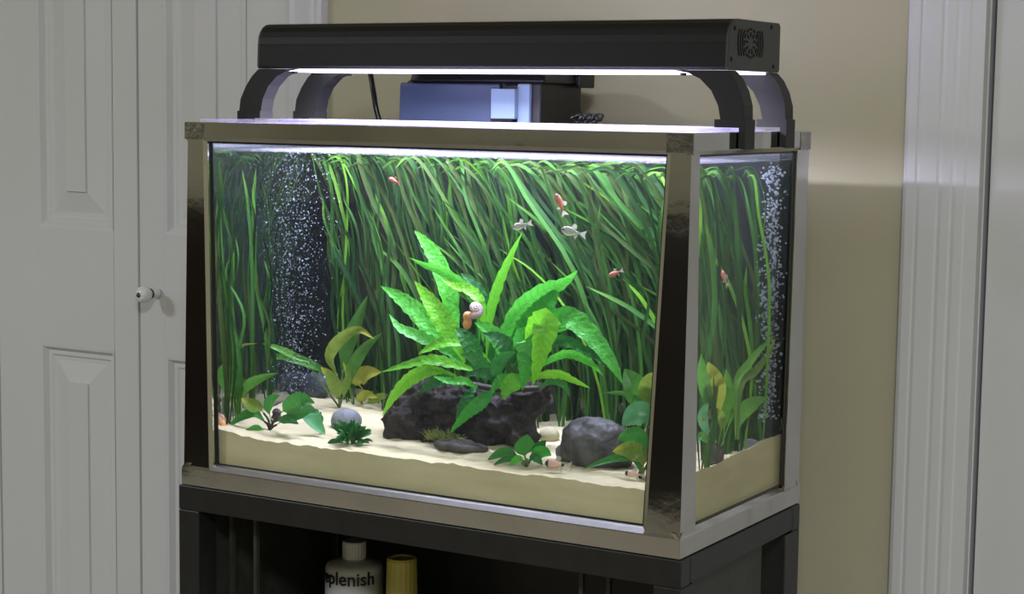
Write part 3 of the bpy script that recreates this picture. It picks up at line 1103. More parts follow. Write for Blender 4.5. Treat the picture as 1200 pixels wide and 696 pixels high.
# cord behind the tank
bm = bmesh.new()
q0, q1 = PY(432, 80, 0.345), PY(444, 140, 0.345)
dirv = (q0 - q1).normalized()
tube(bm, catmull([q0 + Vector((0.05, -0.13, 0.020)) if False else q0 + dirv * 0.035 + Vector((0.02, -0.05, 0)), q0 + dirv * 0.005, (q0 + q1) / 2, q1, q1 - dirv * 0.10 + Vector((0, 0.02, 0)), Vector((q1.x + 0.02, 0.42, 0.55)), Vector((q1.x, 0.45, 0.02))], 40), 0.0036, 10)
co = mkbm('power_cord', bm, 'black_plastic', None, True)
tag(co, 'black power cord rising behind the aquarium beside the filter', 'cord')
bm = bmesh.new()
for k_ in range(6):
    c = PY(676 + k_ * 5, 140 - (k_ % 2) * 2, 0.318)
    pts = [c + Vector((0.006 * math.cos(a), 0.004 * math.sin(a * 1.7), 0.004 * math.sin(a) + 0.0005)) for a in [i * 0.55 for i in range(13)]]
    tube(bm, pts, 0.0014, 6)
cc = mkbm('air_tubing', bm, 'black_plastic', None, True)
tag(cc, 'small tangle of black air tubing on the rear rim by the filter', 'tubing')

# ================================================================== INSIDE THE TANK


def on_sand(px, py, dz=0.0):
    """place on the sand seen at a pixel"""
    p = PZ(px, py, T + 0.064)
    for _ in range(4):
        y = max(0.012, min(0.285, p.y))
        p = PZ(px, py, sand_z(max(-.305, min(.305, p.x)), y))
    p.y = max(0.014, min(0.285, p.y))
    p.x = max(-0.30, min(0.302, p.x))
    p.z = sand_z(p.x, p.y) + dz
    return p


# ---- driftwood
WY = 0.11
c = lambda px, py, y: tuple(PY(px, py, y))
zs_ = T + 0.060
wood = blob('driftwood', [
    (c(478, 492, 0.105), (0.026, 0.032, 0.036), (0.2, 0.1)),
    (c(498, 466, 0.115), (0.030, 0.030, 0.026), (0.0, -0.25)),
    (c(540, 470, 0.115), (0.042, 0.032, 0.024), (0.0, 0.12)),
    (c(545, 495, 0.12), (0.040, 0.030, 0.024), (0.1, 0.0)),
    (c(590, 490, 0.12), (0.038, 0.030, 0.027), (0.0, -0.1)),
    (c(615, 470, 0.125), (0.026, 0.022, 0.022), (0.0, -0.6)),
    (c(634, 462, 0.13), (0.012, 0.015, 0.022), (0.0, 0.5)),
    (c(462, 470, 0.11), (0.010, 0.014, 0.022), (0.0, 0.3)),
    (c(462, 512, 0.095), (0.014, 0.018, 0.014), (0.0, 0.0)),
    (c(610, 508, 0.115), (0.022, 0.020, 0.014), (0.0, 0.0)),
    (c(500, 510, 0.11), (0.030, 0.026, 0.020), (0.0, 0.0)),
    (c(560, 512, 0.12), (0.036, 0.026, 0.020), (0.0, 0.0)),
], 'driftwood', amp=0.006, freq=85, voxel=0.0024, ridge=0.008, zmin=T + 0.055,
    label='dark brown knotted driftwood under the broad-leaved fern', cat='driftwood')
sl = blob('slate', [(tuple(on_sand(533, 529) + Vector((0, 0.012, 0.004))), (0.034, 0.018, 0.008), (0.0, 0.03))], 'stone_slate', amp=0.002, freq=60, voxel=0.002, zmin=T + 0.055,
          label='flat dark slate in front of the driftwood with moss on it', cat='stone')


def stone(px0, px1, ytop_, ybase, material, label, amp=0.003, yr=0.8, lift=0.0, tilt=0.0, name='stone', extra=(), group=None):
    base = on_sand((px0 + px1) / 2, ybase)
    sc = (base - CAM_POS).length / F_PX
    rx = (px1 - px0) / 2 * sc * 1.0
    hz = (ybase - ytop_) * sc
    rz = hz * 0.62
    cen = base + Vector((0, rx * yr * 0.8, hz - rz + lift))
    cen.y = min(cen.y, 0.29 - rx * yr)
    bl = [(tuple(cen), (rx, rx * yr, rz), (0.1, tilt))]
    for dx, dz, r in extra:
        bl.append((tuple(cen + Vector((dx, 0, dz))), (r, r * 0.9, r * 0.8), (0, 0)))
    return blob(name, bl, material, amp=amp, freq=45, voxel=max(0.0014, rx / 22), zmin=T + 0.052, label=label, cat='stone', group=group)


stone(641, 731, 492, 548, 'stone_dark', 'large dark grey rounded stone beside the driftwood', 0.004, 0.75, extra=[(-0.030, -0.012, 0.018)])
stone(379, 416, 480, 503, 'stone_grey', 'small pale grey rounded pebble behind the low bushy plant', 0.0015, 0.9)
stone(333, 378, 437, 464, 'stone_blue', 'bluish dark stone at the foot of the bubble stream', 0.003, 0.6)
stone(626, 652, 503, 519, 'stone_pale', 'small yellowish stone lying behind the driftwood end', 0.001, 0.8)

p_ = PX(838, 548, 0.295)
blob('stone', [((0.284, p_.y + 0.02, sand_z(.284, p_.y + .02) + 0.008), (0.011, 0.013, 0.014), (0.2, 0.0))], 'stone_slate', amp=0.002, freq=80, voxel=0.0016, label='small dark stone by the right-hand side pane', cat='stone')
p_ = PX(893, 510, 0.290)
blob('stone', [((0.292, 0.225, sand_z(.292, .225) + 0.001), (0.010, 0.012, 0.006), (0.2, 0.0))], 'stone_grey', amp=0.002, freq=80, voxel=0.0016, label='small grey stone in the back corner under the bubbles', cat='stone')

# ---- the big fern on the driftwood
fb = PY(575, 440, 0.115)
fern = thing('java_fern', fb, 'bright green broad-leaved fern growing on the driftwood', 'fern')
FL = [
    # points (px, py, depth), width, material, twist
    ([(536, 420, .12), (531, 385, .12), (524, 338, .12), (510, 303, .12), (497, 283, .115), (486, 270, .11)], 23, 'fern_green', .3),
    ([(562, 400, .10), (560, 362, .10), (543, 334, .10), (520, 319, .10), (497, 310, .10), (480, 302, .095)], 13, 'fern_green', -.5),
    ([(566, 400, .095), (564, 358, .09), (550, 340, .09), (533, 335, .085), (518, 327, .085)], 14, 'fern_bright', .4),
    ([(556, 410, .12), (566, 365, .12), (556, 335, .12), (540, 320, .12)], 18, 'fern_dark', .2),
    ([(540, 425, .11), (520, 402, .105), (498, 375, .10), (470, 350, .095), (446, 335, .09)], 25, 'fern_green', .2),
    ([(545, 425, .10), (530, 395, .095), (515, 370, .09), (500, 348, .09), (486, 329, .085)], 24, 'fern_bright', .15),
    ([(545, 428, .10), (518, 408, .09), (490, 394, .08), (468, 384, .075), (456, 368, .075)], 16, 'fern_green', .5),
    ([(575, 425, .09), (552, 405, .075), (525, 400, .07), (505, 407, .065), (490, 415, .06)], 16, 'fern_bright', .5),
    ([(570, 438, .09), (535, 428, .075), (505, 422, .065), (475, 428, .06), (447, 436, .055)], 14, 'fern_bright', .45),
    ([(535, 440, .09), (505, 434, .075), (482, 443, .065), (462, 463, .06), (448, 488, .06)], 17, 'fern_bright', -.2),
    ([(570, 420, .10), (574, 370, .10), (583, 335, .10), (597, 302, .10), (612, 272, .10)], 13, 'fern_bright', .35),
    ([(580, 425, .10), (592, 390, .095), (612, 360, .09), (638, 340, .08), (660, 331, .075), (677, 317, .07)], 24, 'fern_green', .35),
    ([(595, 430, .10), (612, 400, .09), (628, 375, .085), (642, 355, .08), (656, 336, .08)], 34, 'fern_green', -.1),
    ([(612, 430, .08), (628, 390, .065), (640, 379, .055), (634, 410, .05), (624, 452, .05)], 34, 'fern_bright', .1),
    ([(600, 430, .08), (612, 398, .07), (618, 402, .06), (616, 430, .055), (612, 458, .055)], 28, 'fern_green', .1),
    ([(615, 440, .10), (640, 385, .09), (665, 372, .085), (692, 392, .08), (716, 424, .075), (730, 450, .075)], 26, 'fern_green', -.15),
    ([(605, 450, .08), (632, 440, .07), (655, 438, .065), (674, 446, .06), (692, 455, .06)], 12, 'fern_bright', .5),
    ([(612, 440, .07), (604, 446, .06), (595, 454, .055), (589, 468, .055)], 22, 'fern_bright', .1),
    ([(580, 455, .09), (566, 469, .075), (548, 484, .065), (527, 507, .06)], 17, 'fern_green', .1),
    ([(560, 450, .095), (550, 462, .085), (541, 478, .078), (534, 492, .075)], 12, 'fern_dark', .1),
    ([(590, 440, .09), (610, 402, .08), (640, 391, .075), (670, 384, .07)], 10, 'fern_green', .5),
    ([(610, 440, .10), (650, 400, .10), (685, 410, .10), (715, 432, .10)], 14, 'fern_dark', .1),
    ([(615, 440, .09), (660, 415, .09), (690, 424, .09), (707, 440, .085)], 11, 'fern_green', .3),
    ([(590, 430, .09), (588, 405, .075), (572, 386, .07), (556, 378, .065)], 20, 'fern_green', .2),
    ([(595, 440, .085), (597, 415, .07), (585, 398, .065), (565, 390, .06)], 22, 'fern_dark', .3),
    ([(560, 445, .09), (556, 415, .075), (545, 395, .07), (533, 384, .07)], 22, 'fern_dark', .2),
    ([(570, 450, .08), (565, 430, .065), (556, 420, .06), (540, 415, .055)], 18, 'fern_dark', .1),
    ([(580, 452, .08), (582, 430, .06), (590, 418, .055), (605, 412, .055)], 18, 'fern_dark', .3),
    ([(540, 452, .085), (522, 445, .07), (505, 450, .065), (490, 462, .065)], 14, 'fern_dark', .2),
    ([(560, 455, .075), (545, 447, .06), (525, 446, .055), (508, 441, .055)], 11, 'fern_green', .4),
    ([(590, 455, .08), (575, 440, .065), (560, 437, .06), (545, 440, .06)], 13, 'fern_dark', .3),
    ([(535, 430, .13), (525, 395, .13), (520, 370, .13), (525, 345, .13)], 20, 'fern_dark', .2),
    ([(600, 430, .13), (605, 395, .13), (612, 372, .13), (625, 352, .13)], 18, 'fern_dark', .2),
    ([(580, 430, .12), (574, 400, .11), (570, 380, .11), (574, 358, .11)], 18, 'fern_dark', .2),
    ([(600, 456, .075), (592, 446, .06), (584, 448, .055), (574, 462, .055)], 15, 'fern_green', .2),
    ([(630, 455, .08), (648, 446, .07), (662, 452, .065), (668, 466, .065)], 10, 'fern_dark', .2),
]
for pts, wpx, m_, tw in FL:
    pix_leaf(fern, pts, wpx * 1.16, m_, twist=tw, cup=0.22, ripple=0.17, n=26, waves=8)
bm = bmesh.new()
tube(bm, catmull([PY(500, 452, .105), PY(540, 449, .105), PY(585, 456, .1), PY(632, 455, .11)], 16), 0.0035, 7)
mkbm('rhizome', bm, 'stem_brown', fern, True)


# ---- snails
def spiral_shell(name, origin, size, ax, up, material, parent, turns=2.6):
    """snail shell: a tube that grows as it winds"""
    ax = Vector(ax).normalized()
    up = (Vector(up) - ax * Vector(up).dot(ax)).normalized()
    sd = ax.cross(up)
    n, seg = 56, 14
    rings = []
    for i in range(n + 1):
        t = i / n
        a = -t * turns * 2 * math.pi
        g = math.exp(1.9 * (t - 1))
        R, r = size * 0.55 * g, size * 0.47 * g
        cen = Vector(origin) + (up * math.cos(a) + sd * math.sin(a)) * R + ax * (size * 0.75 * (1 - g))
        rad = (up * math.cos(a) + sd * math.sin(a))
        rings.append([cen + (rad * math.cos(q) + ax * math.sin(q)) * r for q in [2 * math.pi * k / seg for k in range(seg)]])
    bm = bmesh.new()
    loft(bm, rings)
    return mkbm(name, bm, material, parent, True)


def snail(name, pos, size, ax, up, shell, body, label, foot_dir, foot_drop):
    t_ = thing(name, pos, label, 'snail')
    spiral_shell('shell', pos, size, ax, up, shell, t_)
    f = Vector(foot_dir).normalized()
    bl = [(tuple(Vector(pos) + f * size * 0.55 + Vector((0, -size * .1, -size * foot_drop * .35))), (size * .55, size * .45, size * .50), (0, 0)),
          (tuple(Vector(pos) + f * size * 0.62 + Vector((0, -size * .1, -size * foot_drop * .85))), (size * .44, size * .36, size * .60), (0, 0.3))]
    blob('foot', bl, body, t_, amp=size * 0.05, freq=120, voxel=size / 12)
    return t_


snail('snail', PY(556, 363, 0.062), 0.0118, (0.55, -0.5, 0.45), (0, 0, 1), 'snail_shell', 'snail_body', 'pinkish grey snail with orange foot on the fern', (-0.5, -0.3, -0.25), 1.15)
q = PY(256, 492, 0.030); q.x = max(q.x, -0.296)
snail('snail', q, 0.0105, (0.3, -0.6, 0.3), (0, 0, 1), 'snail_shell_brown', 'snail_body', 'orange brown snail against the pane at the left sand edge', (0.3, -0.1, -0.1), 0.7)
q = on_sand(324, 493) + Vector((0, 0, 0.008))
snail('snail', q, 0.0082, (0.2, -0.7, 0.5), (0, 0, 1), 'snail_shell_dark', 'snail_shell_dark', 'dark round snail among the low leaves on the sand', (0.3, 0, -0.3), 0.5)


# ---- ribbon-leaved thicket (tape grass)
def val_leaf(parent, b, kind, lean, hgt, surf):
    z0 = b.z
    top = T + WZ - 0.008 - random.random() * 0.012
    m_ = random.choices(['val_green', 'val_olive', 'val_bright', 'val_dark'], [0.48, 0.20, 0.07, 0.25])[0]
    dx = -lean * (0.1 + 1.5 * random.random())
    dy = random.uniform(-0.03, 0.015)
    zt_ = z0 + (top - z0) * hgt
    P = [b]
    ks = [0.3, 0.62, 0.86]
    for k_ in ks:
        P.append(Vector((b.x + dx * k_ ** 2.8 + random.uniform(-.011, .011), b.y + dy * k_ + random.uniform(-.004, .004), z0 + (zt_ - z0) * (k_ + 0.04 * (1 - k_)))))
    if surf:
        e = P[-1]
        trail = random.uniform(0.03, 0.10) * (0.4 + lean * 4)
        P.append(Vector((e.x - trail * 0.45 + 0.3 * dx * .2, e.y + random.uniform(-.012, .012), zt_)))
        P.append(Vector((e.x - trail, e.y + random.uniform(-.02, .02), zt_ - random.uniform(-0.002, 0.012))))
    else:
        P.append(Vector((b.x + dx, b.y + dy, zt_)))
    for p in P:
        p.x = max(-0.304, min(0.305, p.x))
        p.y = max(0.03, min(0.292, p.y))
        p.z = min(p.z, T + WZ - 0.003)
    sd = Vector((random.uniform(-.5, .7), -1, random.uniform(-.2, .3))).normalized()
    ribbon('leaf', P, random.uniform(0.0024, 0.0058), m_, parent, prof=prof_strap, twist=random.uniform(-.5, .5), cup=0.25, n=18, cols=2, side=sd, twist_rate=random.uniform(-1.6, 1.6))


spots = []
for i in range(46):
    x = -0.275 + 0.575 * (i + 0.5) / 46 + random.uniform(-.01, .01)
    spots.append((min(.298, x), random.uniform(0.195, 0.283), 'back'))
for i in range(4):
    spots.append((random.uniform(-0.297, -0.270), 0.035 + i * 0.028, 'left'))
for i in range(6):
    spots.append((0.215 + 0.014 * i, 0.268 - 0.012 * (i % 3), 'right'))
for i in range(9):
    spots.append((0.235 + 0.0075 * i + random.uniform(-.004, .004), 0.265 - 0.021 * i if i % 2 else 0.13 + 0.014 * i, 'right'))
for x, y, zone in spots:
    b = Vector((x, y, sand_z(x, y) - 0.002))
    if zone == 'back':
        wh = 'behind the sword plant with the yellowed tip' if x < -0.19 else 'behind the driftwood and left half of the fern' if x < -0.06 else 'directly behind the fern' if x < 0.05 else 'behind the large dark stone' if x < 0.16 else 'behind the corner sword plant' if x < 0.24 else 'in the back corner by the corner bubbles'
        wh = wh.replace(' and left half of the fern', '')
        vl = thing('ribbon_plant', b, 'tall green ribbon-leaved plant of the back thicket, ' + wh, 'plant', 'tall ribbon-leaved plants along the back')
        nl, lean = random.randint(8, 11), 0.03 + 0.11 * max(0, (x + 0.25) / 0.55)
    elif zone == 'left':
        vl = thing('ribbon_plant', b, 'thin upright ribbon-leaved plant against the end pane left of the bubbles', 'plant', 'ribbon-leaved plants at the end pane')
        nl, lean = 6, 0.008
    else:
        vl = thing('ribbon_plant', b, 'arching ribbon-leaved plant just inside the narrow end pane', 'plant', 'ribbon-leaved plants inside the narrow end pane')
        nl, lean = 7, 0.022
    for k_ in range(nl):
        bb = b + Vector((random.uniform(-.006, .006), random.uniform(-.005, .005), 0))
        hgt = random.choices([1.0, random.uniform(0.55, 0.97)], [0.45, 0.55])[0]
        if zone == 'left':
            hgt = random.uniform(0.55, 1.0)
        val_leaf(vl, bb, zone, lean, hgt, hgt > 0.99 and zone != 'left')


# ---- other plants
def plant(name, base, label, leaves, cat='plant', stem='stem_green', prof=prof_lance, group=None, stems=True):
    t_ = thing(name, base, label, cat, group)
    for it in leaves:
        pts, wpx, m_ = it[:3]
        kw = dict(it[3]) if len(it) > 3 else {}
        kw.setdefault('prof', prof)
        kw.setdefault('twist', random.uniform(-.25, .25))
        kw.setdefault('cup', 0.3)
        pix_leaf(t_, pts, wpx, m_, **kw)
        if stems:
            s0 = PY(*pts[0]); s0.x = max(-.302, min(.306, s0.x))
            if (s0 - Vector(base)).length > 0.006:
                bm = bmesh.new()
                tube(bm, catmull([Vector(base), (s0 + Vector(base)) / 2 + Vector((random.uniform(-.003, .003), 0, 0.002)), s0], 6), [0.0014] * 7, 5)
                mkbm('stem', bm, stem, t_, True)
    return t_


b = on_sand(398, 478)
Y = b.y
plant('sword_plant', b, 'sword plant with long upright green leaves and a yellowed tip', [
    ([(402, 432, Y), (406, 408, Y - .01), (418, 378, Y - .015), (431, 346, Y - .02)], 22, 'sword_green'),
    ([(394, 438, Y), (386, 418, Y - .02), (398, 398, Y - .03), (420, 386, Y - .035), (438, 397, Y - .04)], 17, 'sword_olive'),
    ([(410, 450, Y), (414, 430, Y - .01), (428, 408, Y - .01), (448, 390, Y - .015)], 18, 'sword_green'),
    ([(397, 466, Y - .01), (394, 455, Y - .02), (386, 440, Y - .03), (376, 430, Y - .04)], 19, 'sword_olive'),
    ([(392, 448, Y - .01), (372, 430, Y - .03), (345, 420, Y - .05), (325, 418, Y - .06), (316, 428, Y - .065)], 13, 'sword_green'),
    ([(360, 424, Y - .04), (345, 417, Y - .05), (325, 408, Y - .07), (306, 402, Y - .08)], 10, 'sword_green'),
    ([(402, 466, Y - .01), (405, 452, Y - .01), (408, 440, Y - .01), (402, 424, Y - .015)], 12, 'sword_olive'),
])
b = on_sand(424, 474)
Y = b.y
plant('yellow_leaf_plant', b, 'small plant with round yellow leaves beside the sword plant', [
    ([(425, 456, Y), (419, 446, Y - .01), (430, 437, Y - .015), (447, 436, Y - .02)], 20, 'leaf_yellow', dict(prof=prof_oval)),
    ([(424, 474, Y), (422, 468, Y - .008), (430, 462, Y - .012), (442, 466, Y - .016)], 12, 'leaf_yellow', dict(prof=prof_oval)),
    ([(425, 474, Y), (436, 470, Y - .008), (448, 464, Y - .012), (458, 466, Y - .016)], 9, 'sword_olive', dict(prof=prof_oval)),
])
b = on_sand(277, 478)
Y = min(b.y, 0.07)
plant('broad_leaf_plant', Vector((max(b.x, -.297), Y, sand_z(max(b.x, -.297), Y))), 'broad-leaved plant against the end pane beneath the thin ribbons', [
    ([(279, 472, Y), (276, 455, Y - .01), (262, 436, Y - .02), (248, 424, Y - .025)], 28, 'sword_green', dict(prof=prof_oval)),
    ([(281, 468, Y), (290, 452, Y - .005), (306, 443, Y - .01), (326, 437, Y - .012)], 14, 'sword_green'),
    ([(274, 470, Y), (266, 440, Y - .005), (280, 408, Y - .008), (302, 402, Y - .008)], 6, 'sword_olive'),
    ([(276, 474, Y), (264, 466, Y - .01), (255, 458, Y - .014), (248, 462, Y - .016)], 18, 'sword_olive', dict(prof=prof_oval)),
])
b = on_sand(316, 504)
Y = b.y
plant('anubias', b, 'low leafy plant on the sand beside the dark snail', [
    ([(309, 484, Y), (303, 478, Y - .005), (294, 474, Y - .008), (283, 466, Y - .01)], 16, 'sword_olive', dict(prof=prof_oval)),
    ([(310, 494, Y), (298, 484, Y - .008), (282, 489, Y - .012), (266, 501, Y - .015)], 13, 'anubias_green'),
    ([(312, 505, Y - .005), (302, 502, Y - .012), (292, 507, Y - .016), (278, 510, Y - .02)], 12, 'anubias_green', dict(prof=prof_oval)),
    ([(328, 484, Y), (338, 478, Y - .005), (352, 468, Y - .01), (369, 472, Y - .012)], 22, 'anubias_green', dict(prof=prof_oval)),
    ([(326, 492, Y), (340, 488, Y - .006), (354, 484, Y - .01), (366, 480, Y - .014)], 13, 'anubias_green', dict(prof=prof_oval)),
    ([(324, 498, Y), (332, 492, Y - .006), (340, 492, Y - .01), (350, 497, Y - .012)], 11, 'bush_green', dict(prof=prof_oval)),
    ([(318, 492, Y), (314, 478, Y - .004), (318, 468, Y - .006), (328, 463, Y - .008)], 12, 'anubias_green', dict(prof=prof_oval)),
], stem='stem_brown')
b = on_sand(378, 508)
Y = b.y
plant('arrow_leaf_plant', b, 'pale pointed arrow-shaped leaf rising beside the grey pebble', [
    ([(372, 480, Y - .005), (364, 484, Y - .01), (370, 496, Y - .012), (381, 509, Y - .014)], 30, 'sword_blue', dict(prof=prof_heart)),
    ([(378, 500, Y - .002), (372, 490, Y - .004), (362, 486, Y - .008), (350, 489, Y - .01)], 14, 'anubias_green', dict(prof=prof_heart)),
])

# low bushy plant
b = on_sand(411, 521)
bu = thing('bushy_plant', b, 'small round dark green bushy plant at the front of the sand', 'plant')
for k_ in range(150):
    a = random.uniform(0, 2 * math.pi)
    el = random.uniform(-0.1, 1.5)
    L = random.uniform(0.014, 0.031) * (1.0 if el < 1 else 0.85)
    d = Vector((math.cos(a) * math.cos(el), math.sin(a) * math.cos(el) * .7, math.sin(el)))
    s0 = b + d * L * 0.35 + Vector((0, 0, .002))
    P = [s0, b + d * L * .7 + Vector((0, 0, .005)), b + d * L + Vector((0, 0, .003))]
    for p in P:
        p.y = max(.0135, p.y)
        p.z = max(p.z, sand_z(p.x, p.y) + .001)
    ribbon('leaf', P, random.uniform(.0035, .0062), random.choice(['bush_green', 'bush_green', 'anubias_green']), bu, prof=prof_oval, n=6, cols=2, side=Vector((random.uniform(-.5, .5), -.7, .7)), twist=random.uniform(-.6, .6), cup=.3)
bm = bmesh.new()
for k_ in range(9):
    a = k_ * 0.7
    tip = b + Vector((math.cos(a) * .010, math.sin(a) * .005 + .003, .013 + .004 * (k_ % 3)))
    tube(bm, [b - Vector((0, -.003, .002)), (b + tip) / 2 + Vector((0, .002, .003)), tip], 0.0008, 5)
mkbm('stem', bm, 'stem_green', bu, True)

# small rosette in front of the stone
b = on_sand(617, 547)
Y = b.y
plant('anubias', b, 'small rosette of glossy leaves on the sand between driftwood and large stone', [
    ([(612, 540, Y), (600, 532, Y - .004), (588, 530, Y - .008), (571, 539, Y - .01)], 13, 'anubias_green', dict(prof=prof_oval)),
    ([(616, 538, Y), (614, 528, Y - .002), (616, 519, Y - .004), (618, 509, Y - .004)], 25, 'anubias_green', dict(prof=prof_oval)),
    ([(619, 540, Y), (628, 532, Y - .004), (638, 530, Y - .006), (646, 534, Y - .008)], 16, 'fern_green', dict(prof=prof_oval)),
    ([(620, 542, Y), (628, 528, Y), (634, 522, Y), (640, 516, Y)], 13, 'bush_green', dict(prof=prof_oval)),
    ([(612, 543, Y), (602, 538, Y - .006), (592, 538, Y - .009), (578, 545, Y - .01)], 8, 'bush_green', dict(prof=prof_oval)),
    ([(614, 544, Y - .002), (609, 537, Y - .006), (603, 540, Y - .009), (598, 546, Y - .01)], 9, 'fern_green', dict(prof=prof_oval)),
    ([(620, 544, Y - .002), (624, 536, Y - .006), (630, 538, Y - .008), (636, 545, Y - .009)], 10, 'bush_green', dict(prof=prof_oval)),
])
# right front sword plant
b = on_sand(750, 560)
Y = max(b.y, .03)
plant('sword_plant', b, 'broad-leaved sword plant in the front corner beside the large stone', [
    ([(758, 500, Y + .03), (752, 470, Y + .025), (744, 452, Y + .02), (732, 432, Y + .02)], 32, 'sword_green', dict(prof=prof_oval)),
    ([(764, 495, Y + .03), (760, 466, Y + .025), (764, 448, Y + .02), (772, 436, Y + .02)], 26, 'sword_olive', dict(prof=prof_oval)),
    ([(760, 490, Y + .03), (748, 470, Y + .02), (732, 461, Y + .02), (705, 460, Y + .02)], 9, 'sword_green'),
    ([(765, 500, Y + .015), (758, 488, Y + .01), (745, 486, Y + .005), (729, 498, Y)], 30, 'sword_blue', dict(prof=prof_oval)),
    ([(762, 528, Y + .01), (752, 514, Y + .005), (740, 510, Y), (724, 514, Y)], 22, 'anubias_green', dict(prof=prof_oval)),
    ([(750, 552, Y), (742, 536, Y - .004), (716, 538, Y - .008), (682, 550, Y - .01)], 13, 'anubias_green'),
    ([(754, 552, Y), (752, 536, Y - .004), (738, 527, Y - .006), (718, 529, Y - .008)], 22, 'sword_olive', dict(prof=prof_oval)),
    ([(752, 548, Y), (758, 530, Y - .002), (762, 520, Y - .002), (766, 508, Y - .002)], 14, 'anubias_green', dict(prof=prof_oval)),
])
# plants seen through the narrow end pane


def end_leaf(parent, pts, wpx, m_, **k):
    P = [PX(px, py, x) for px, py, x in pts]
    for p in P:
        p.y = max(.02, min(.29, p.y))
    ribbon('leaf', P, wpx * (P[1] - CAM_POS).length / F_PX, m_, parent, **k)


b = Vector((0.286, 0.088, sand_z(.286, .088)))
ep = thing('sword_plant', b, 'pale round-leaved plant behind the narrow end pane by the small dark stone', 'plant')
for pts, wpx, m_, pf in [
    ([(838, 520, .286), (836, 470, .29), (834, 445, .295), (830, 424, .297)], 30, 'leaf_yellow', prof_oval),
    ([(848, 520, .285), (850, 485, .288), (853, 455, .29), (851, 432, .29)], 14, 'sword_green', prof_oval),
    ([(842, 522, .286), (846, 492, .288), (834, 484, .292), (819, 496, .297)], 13, 'sword_olive', prof_oval),
    ([(840, 522, .286), (830, 470, .29), (824, 440, .296), (822, 415, .298)], 15, 'sword_green', prof_oval),
    ([(846, 522, .286), (858, 480, .286), (852, 460, .288), (842, 458, .290)], 14, 'sword_green', prof_oval),
    ([(840, 524, .286), (826, 500, .292), (824, 484, .297), (830, 472, .298)], 12, 'sword_blue', prof_oval),
    ([(836, 524, .286), (828, 515, .292), (822, 510, .296), (818, 518, .298)], 10, 'sword_green', prof_oval),
]:
    end_leaf(ep, pts, wpx, m_, prof=pf, cup=.3, n=12, twist=random.uniform(-.2, .2))
b = Vector((0.294, 0.130, sand_z(.294, .130)))
ep = thing('sword_plant', b, 'plant with two long arching leaves behind the narrow end pane', 'plant')
for pts, wpx, m_, pf in [
    ([(862, 515, .296), (863, 450, .299), (876, 428, .301), (892, 408, .302), (909, 393, .303)], 11, 'sword_green', prof_lance),
    ([(864, 515, .296), (868, 452, .298), (884, 436, .299), (898, 418, .301), (909, 396, .302)], 11, 'sword_olive', prof_lance),
    ([(865, 515, .296), (868, 488, .298), (880, 474, .30), (898, 466, .302)], 18, 'sword_green', prof_oval),
    ([(870, 515, .275), (882, 495, .276), (888, 505, .28), (892, 512, .284)], 10, 'sword_olive', prof_oval),
]:
    end_leaf(ep, pts, wpx, m_, prof=pf, cup=.3, n=14, twist=random.uniform(-.2, .2))

# moss tuft on the slate
mb = on_sand(515, 526) + Vector((0, .012, .008))
bm = bmesh.new()
for k_ in range(170):
    a = random.uniform(0, 6.28); r = random.random() ** .6
    s0 = mb + Vector((math.cos(a) * .024 * r, math.sin(a) * .010 * r, random.uniform(-.002, .004)))
    d = Vector((random.uniform(-1, 1), random.uniform(-.8, .3), random.uniform(.1, 1.1))).normalized() * random.uniform(.006, .015)
    tube(bm, [s0, s0 + d * .5 + Vector((0, 0, .001)), s0 + d + Vector((0, 0, -.001))], [.0006, .0005, .0002], 3)
mo = mkbm('moss', bm, 'moss', None)
tag(mo, 'stringy olive green moss tuft on the flat slate', 'moss', kind='stuff')


# ---- fish
def fish(pos, L, heading, label, body_m, group=None, tall=0.17, bands=None, fin='fin_clear', belly=1.0):
    pos = Vector(pos)
    hd = Vector(heading).normalized()
    up = (Vector((0, 0, 1)) - hd * hd.z).normalized()
    sd = hd.cross(up)
    t_ = thing('fish', pos, label, 'fish', group)
    st_ = [(0.0, .02), (.04, .35), (.12, .68), (.25, .95), (.40, 1.0), (.55, .86), (.7, .60), (.82, .36), (.92, .24), (1.0, .22)]

    def ring(t, h, infl=1.0):
        cpt = pos + hd * (L * (0.5 - 0.78 * t))
        return [cpt + up * (L * tall * h * infl * (math.sin(q) * (1 if math.sin(q) > 0 else belly))) + sd * (L * tall * 0.5 * h * infl * math.cos(q)) for q in [2 * math.pi * k / 10 for k in range(10)]]
    bm = bmesh.new()
    loft(bm, [ring(t, h) for t, h in st_])
    bd = mkbm('body', bm, body_m, t_, True)
    for (t0, t1) in bands or ():
        bm = bmesh.new()
        f = lambda t: next(a[1] + (b[1] - a[1]) * (t - a[0]) / (b[0] - a[0]) for a, b in zip(st_, st_[1:]) if a[0] <= t <= b[0])
        loft(bm, [ring(t, f(t), 1.05) for t in (t0, (t0 + t1) / 2, t1)])
        mkbm('dark_band', bm, 'fish_black', bd, True)

    def fin_mesh(nm, pts):
        bm = bmesh.new()
        P = [pos + hd * (L * a) + up * (L * b_) for a, b_ in pts]
        loft(bm, [[p + sd * .0003 for p in P], [p - sd * .0003 for p in P]])
        mkbm(nm, bm, fin, t_)
    fin_mesh('tail_fin', [(-.26, .03), (-.50, .16), (-.44, 0), (-.50, -.16), (-.26, -.03)])
    fin_mesh('dorsal_fin', [(.12, tall * .9), (.02, tall + .14), (-.10, tall + .08), (-.08, tall * .7)])
    fin_mesh('anal_fin', [(-.04, -tall * .75 * belly), (-.10, -tall - .08), (-.18, -tall * .4)])
    for s in (-1, 1):
        bm = bmesh.new()
        bmesh.ops.create_icosphere(bm, subdivisions=1, radius=L * .035, matrix=Matrix.Translation(pos + hd * L * .40 + up * L * .03 + sd * s * L * tall * .33))
        mkbm('eye', bm, 'eye_black', t_, True)


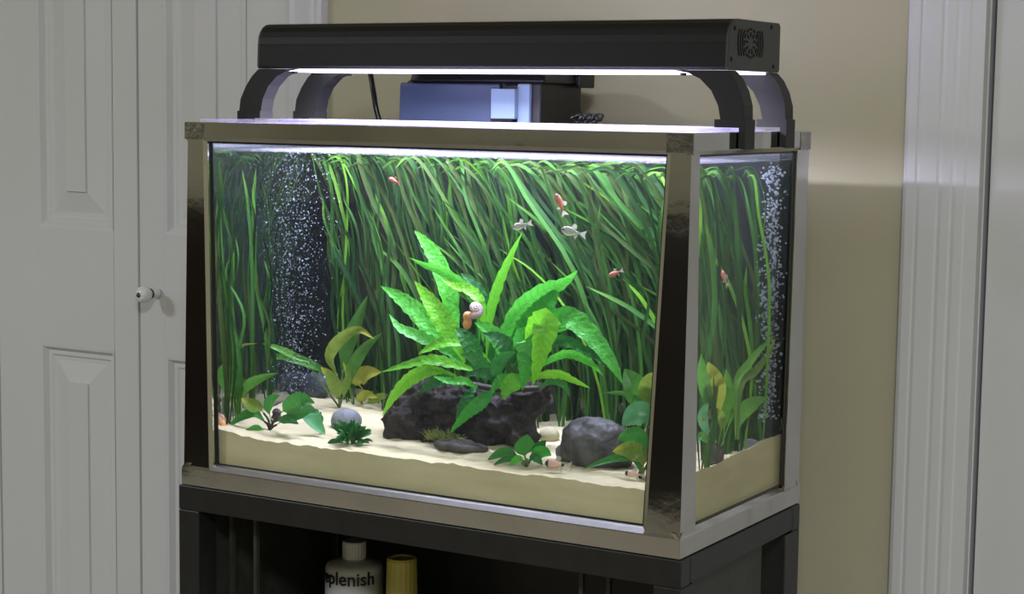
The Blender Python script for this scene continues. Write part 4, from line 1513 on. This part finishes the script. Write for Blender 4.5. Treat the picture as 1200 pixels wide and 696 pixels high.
q = on_sand(655, 553) + Vector((0, -.002, .0085))
fish(q, .030, (-1, -.25, .03), 'pinkish bottom fish with black bands in front of the large stone', 'fish_pink', bands=[(.06, .20), (.80, .94)], tall=.19, belly=.75)
q = on_sand(743, 563) + Vector((0, .002, .006))
fish(q, .022, (-1, -.35, .06), 'pale fish with a black eye band under the corner sword plant', 'fish_pink', bands=[(.05, .2)], tall=.19, belly=.75)
GR = 'small fish among the ribbon leaves'
fish(PY(462, 212, .13), .016, (-1, -.1, .35), 'tiny orange fish just under the water surface', 'fish_red', tall=.2, fin='fish_red')
fish(PY(657, 240, .10), .026, (-.35, -.2, .9), 'small fish with a reddish back swimming steeply upwards', 'fish_red', tall=.15)
fish(PY(672, 272, .09), .030, (-1, -.1, .18), 'pale clear-finned fish beneath the steeply swimming one', 'fish_pale', tall=.17)
fish(PY(612, 264, .10), .024, (-.9, -.2, -.25), 'pale fish above the tip of the tallest fern leaf', 'fish_pale', tall=.17)
fish(PY(722, 320, .12), .018, (-1, -.2, -.45), 'small reddish fish beside the fern among the ribbons', 'fish_red', tall=.17)
q = PX(849, 326, .27)
fish(q, .022, (-.5, .3, .8), 'small reddish fish behind the narrow end pane', 'fish_red', tall=.17)


# ---- bubbles
def bubbles(name, n, fn, label, rmin, rmax):
    bm = bmesh.new()
    for _ in range(n):
        c_ = fn()
        bmesh.ops.create_icosphere(bm, subdivisions=1, radius=random.uniform(rmin, rmax) * (1.6 if random.random() < .08 else 1), matrix=Matrix.Translation(c_))
    o = mkbm(name, bm, 'bubble', None, True, recalc=False)
    tag(o, label, 'bubbles', kind='stuff')


def col_a():
    z = T + .085 + (WZ - .088) * random.random() ** .9
    f = (z - T - .08) / .3
    sp = .3 + .7 * f
    p = PY(345 + random.gauss(0, 15 * sp + 8), 300, random.uniform(.09, .17))
    return Vector((max(-.303, p.x), p.y, min(z, T + WZ - .002)))


bubbles('bubble_stream', 1300, col_a, 'stream of tiny white air bubbles rising near the end pane', .00035, .0008)


def col_b():
    z = T + .10 + (WZ - .104) * random.random()
    y = .255 + random.gauss(0, .014)
    return Vector((.298 + random.uniform(-.007, .006), max(.232, min(.290, y)), z))


bubbles('bubble_stream', 780, col_b, 'stream of bright bubbles in the corner behind the narrow end pane', .0008, .0017)
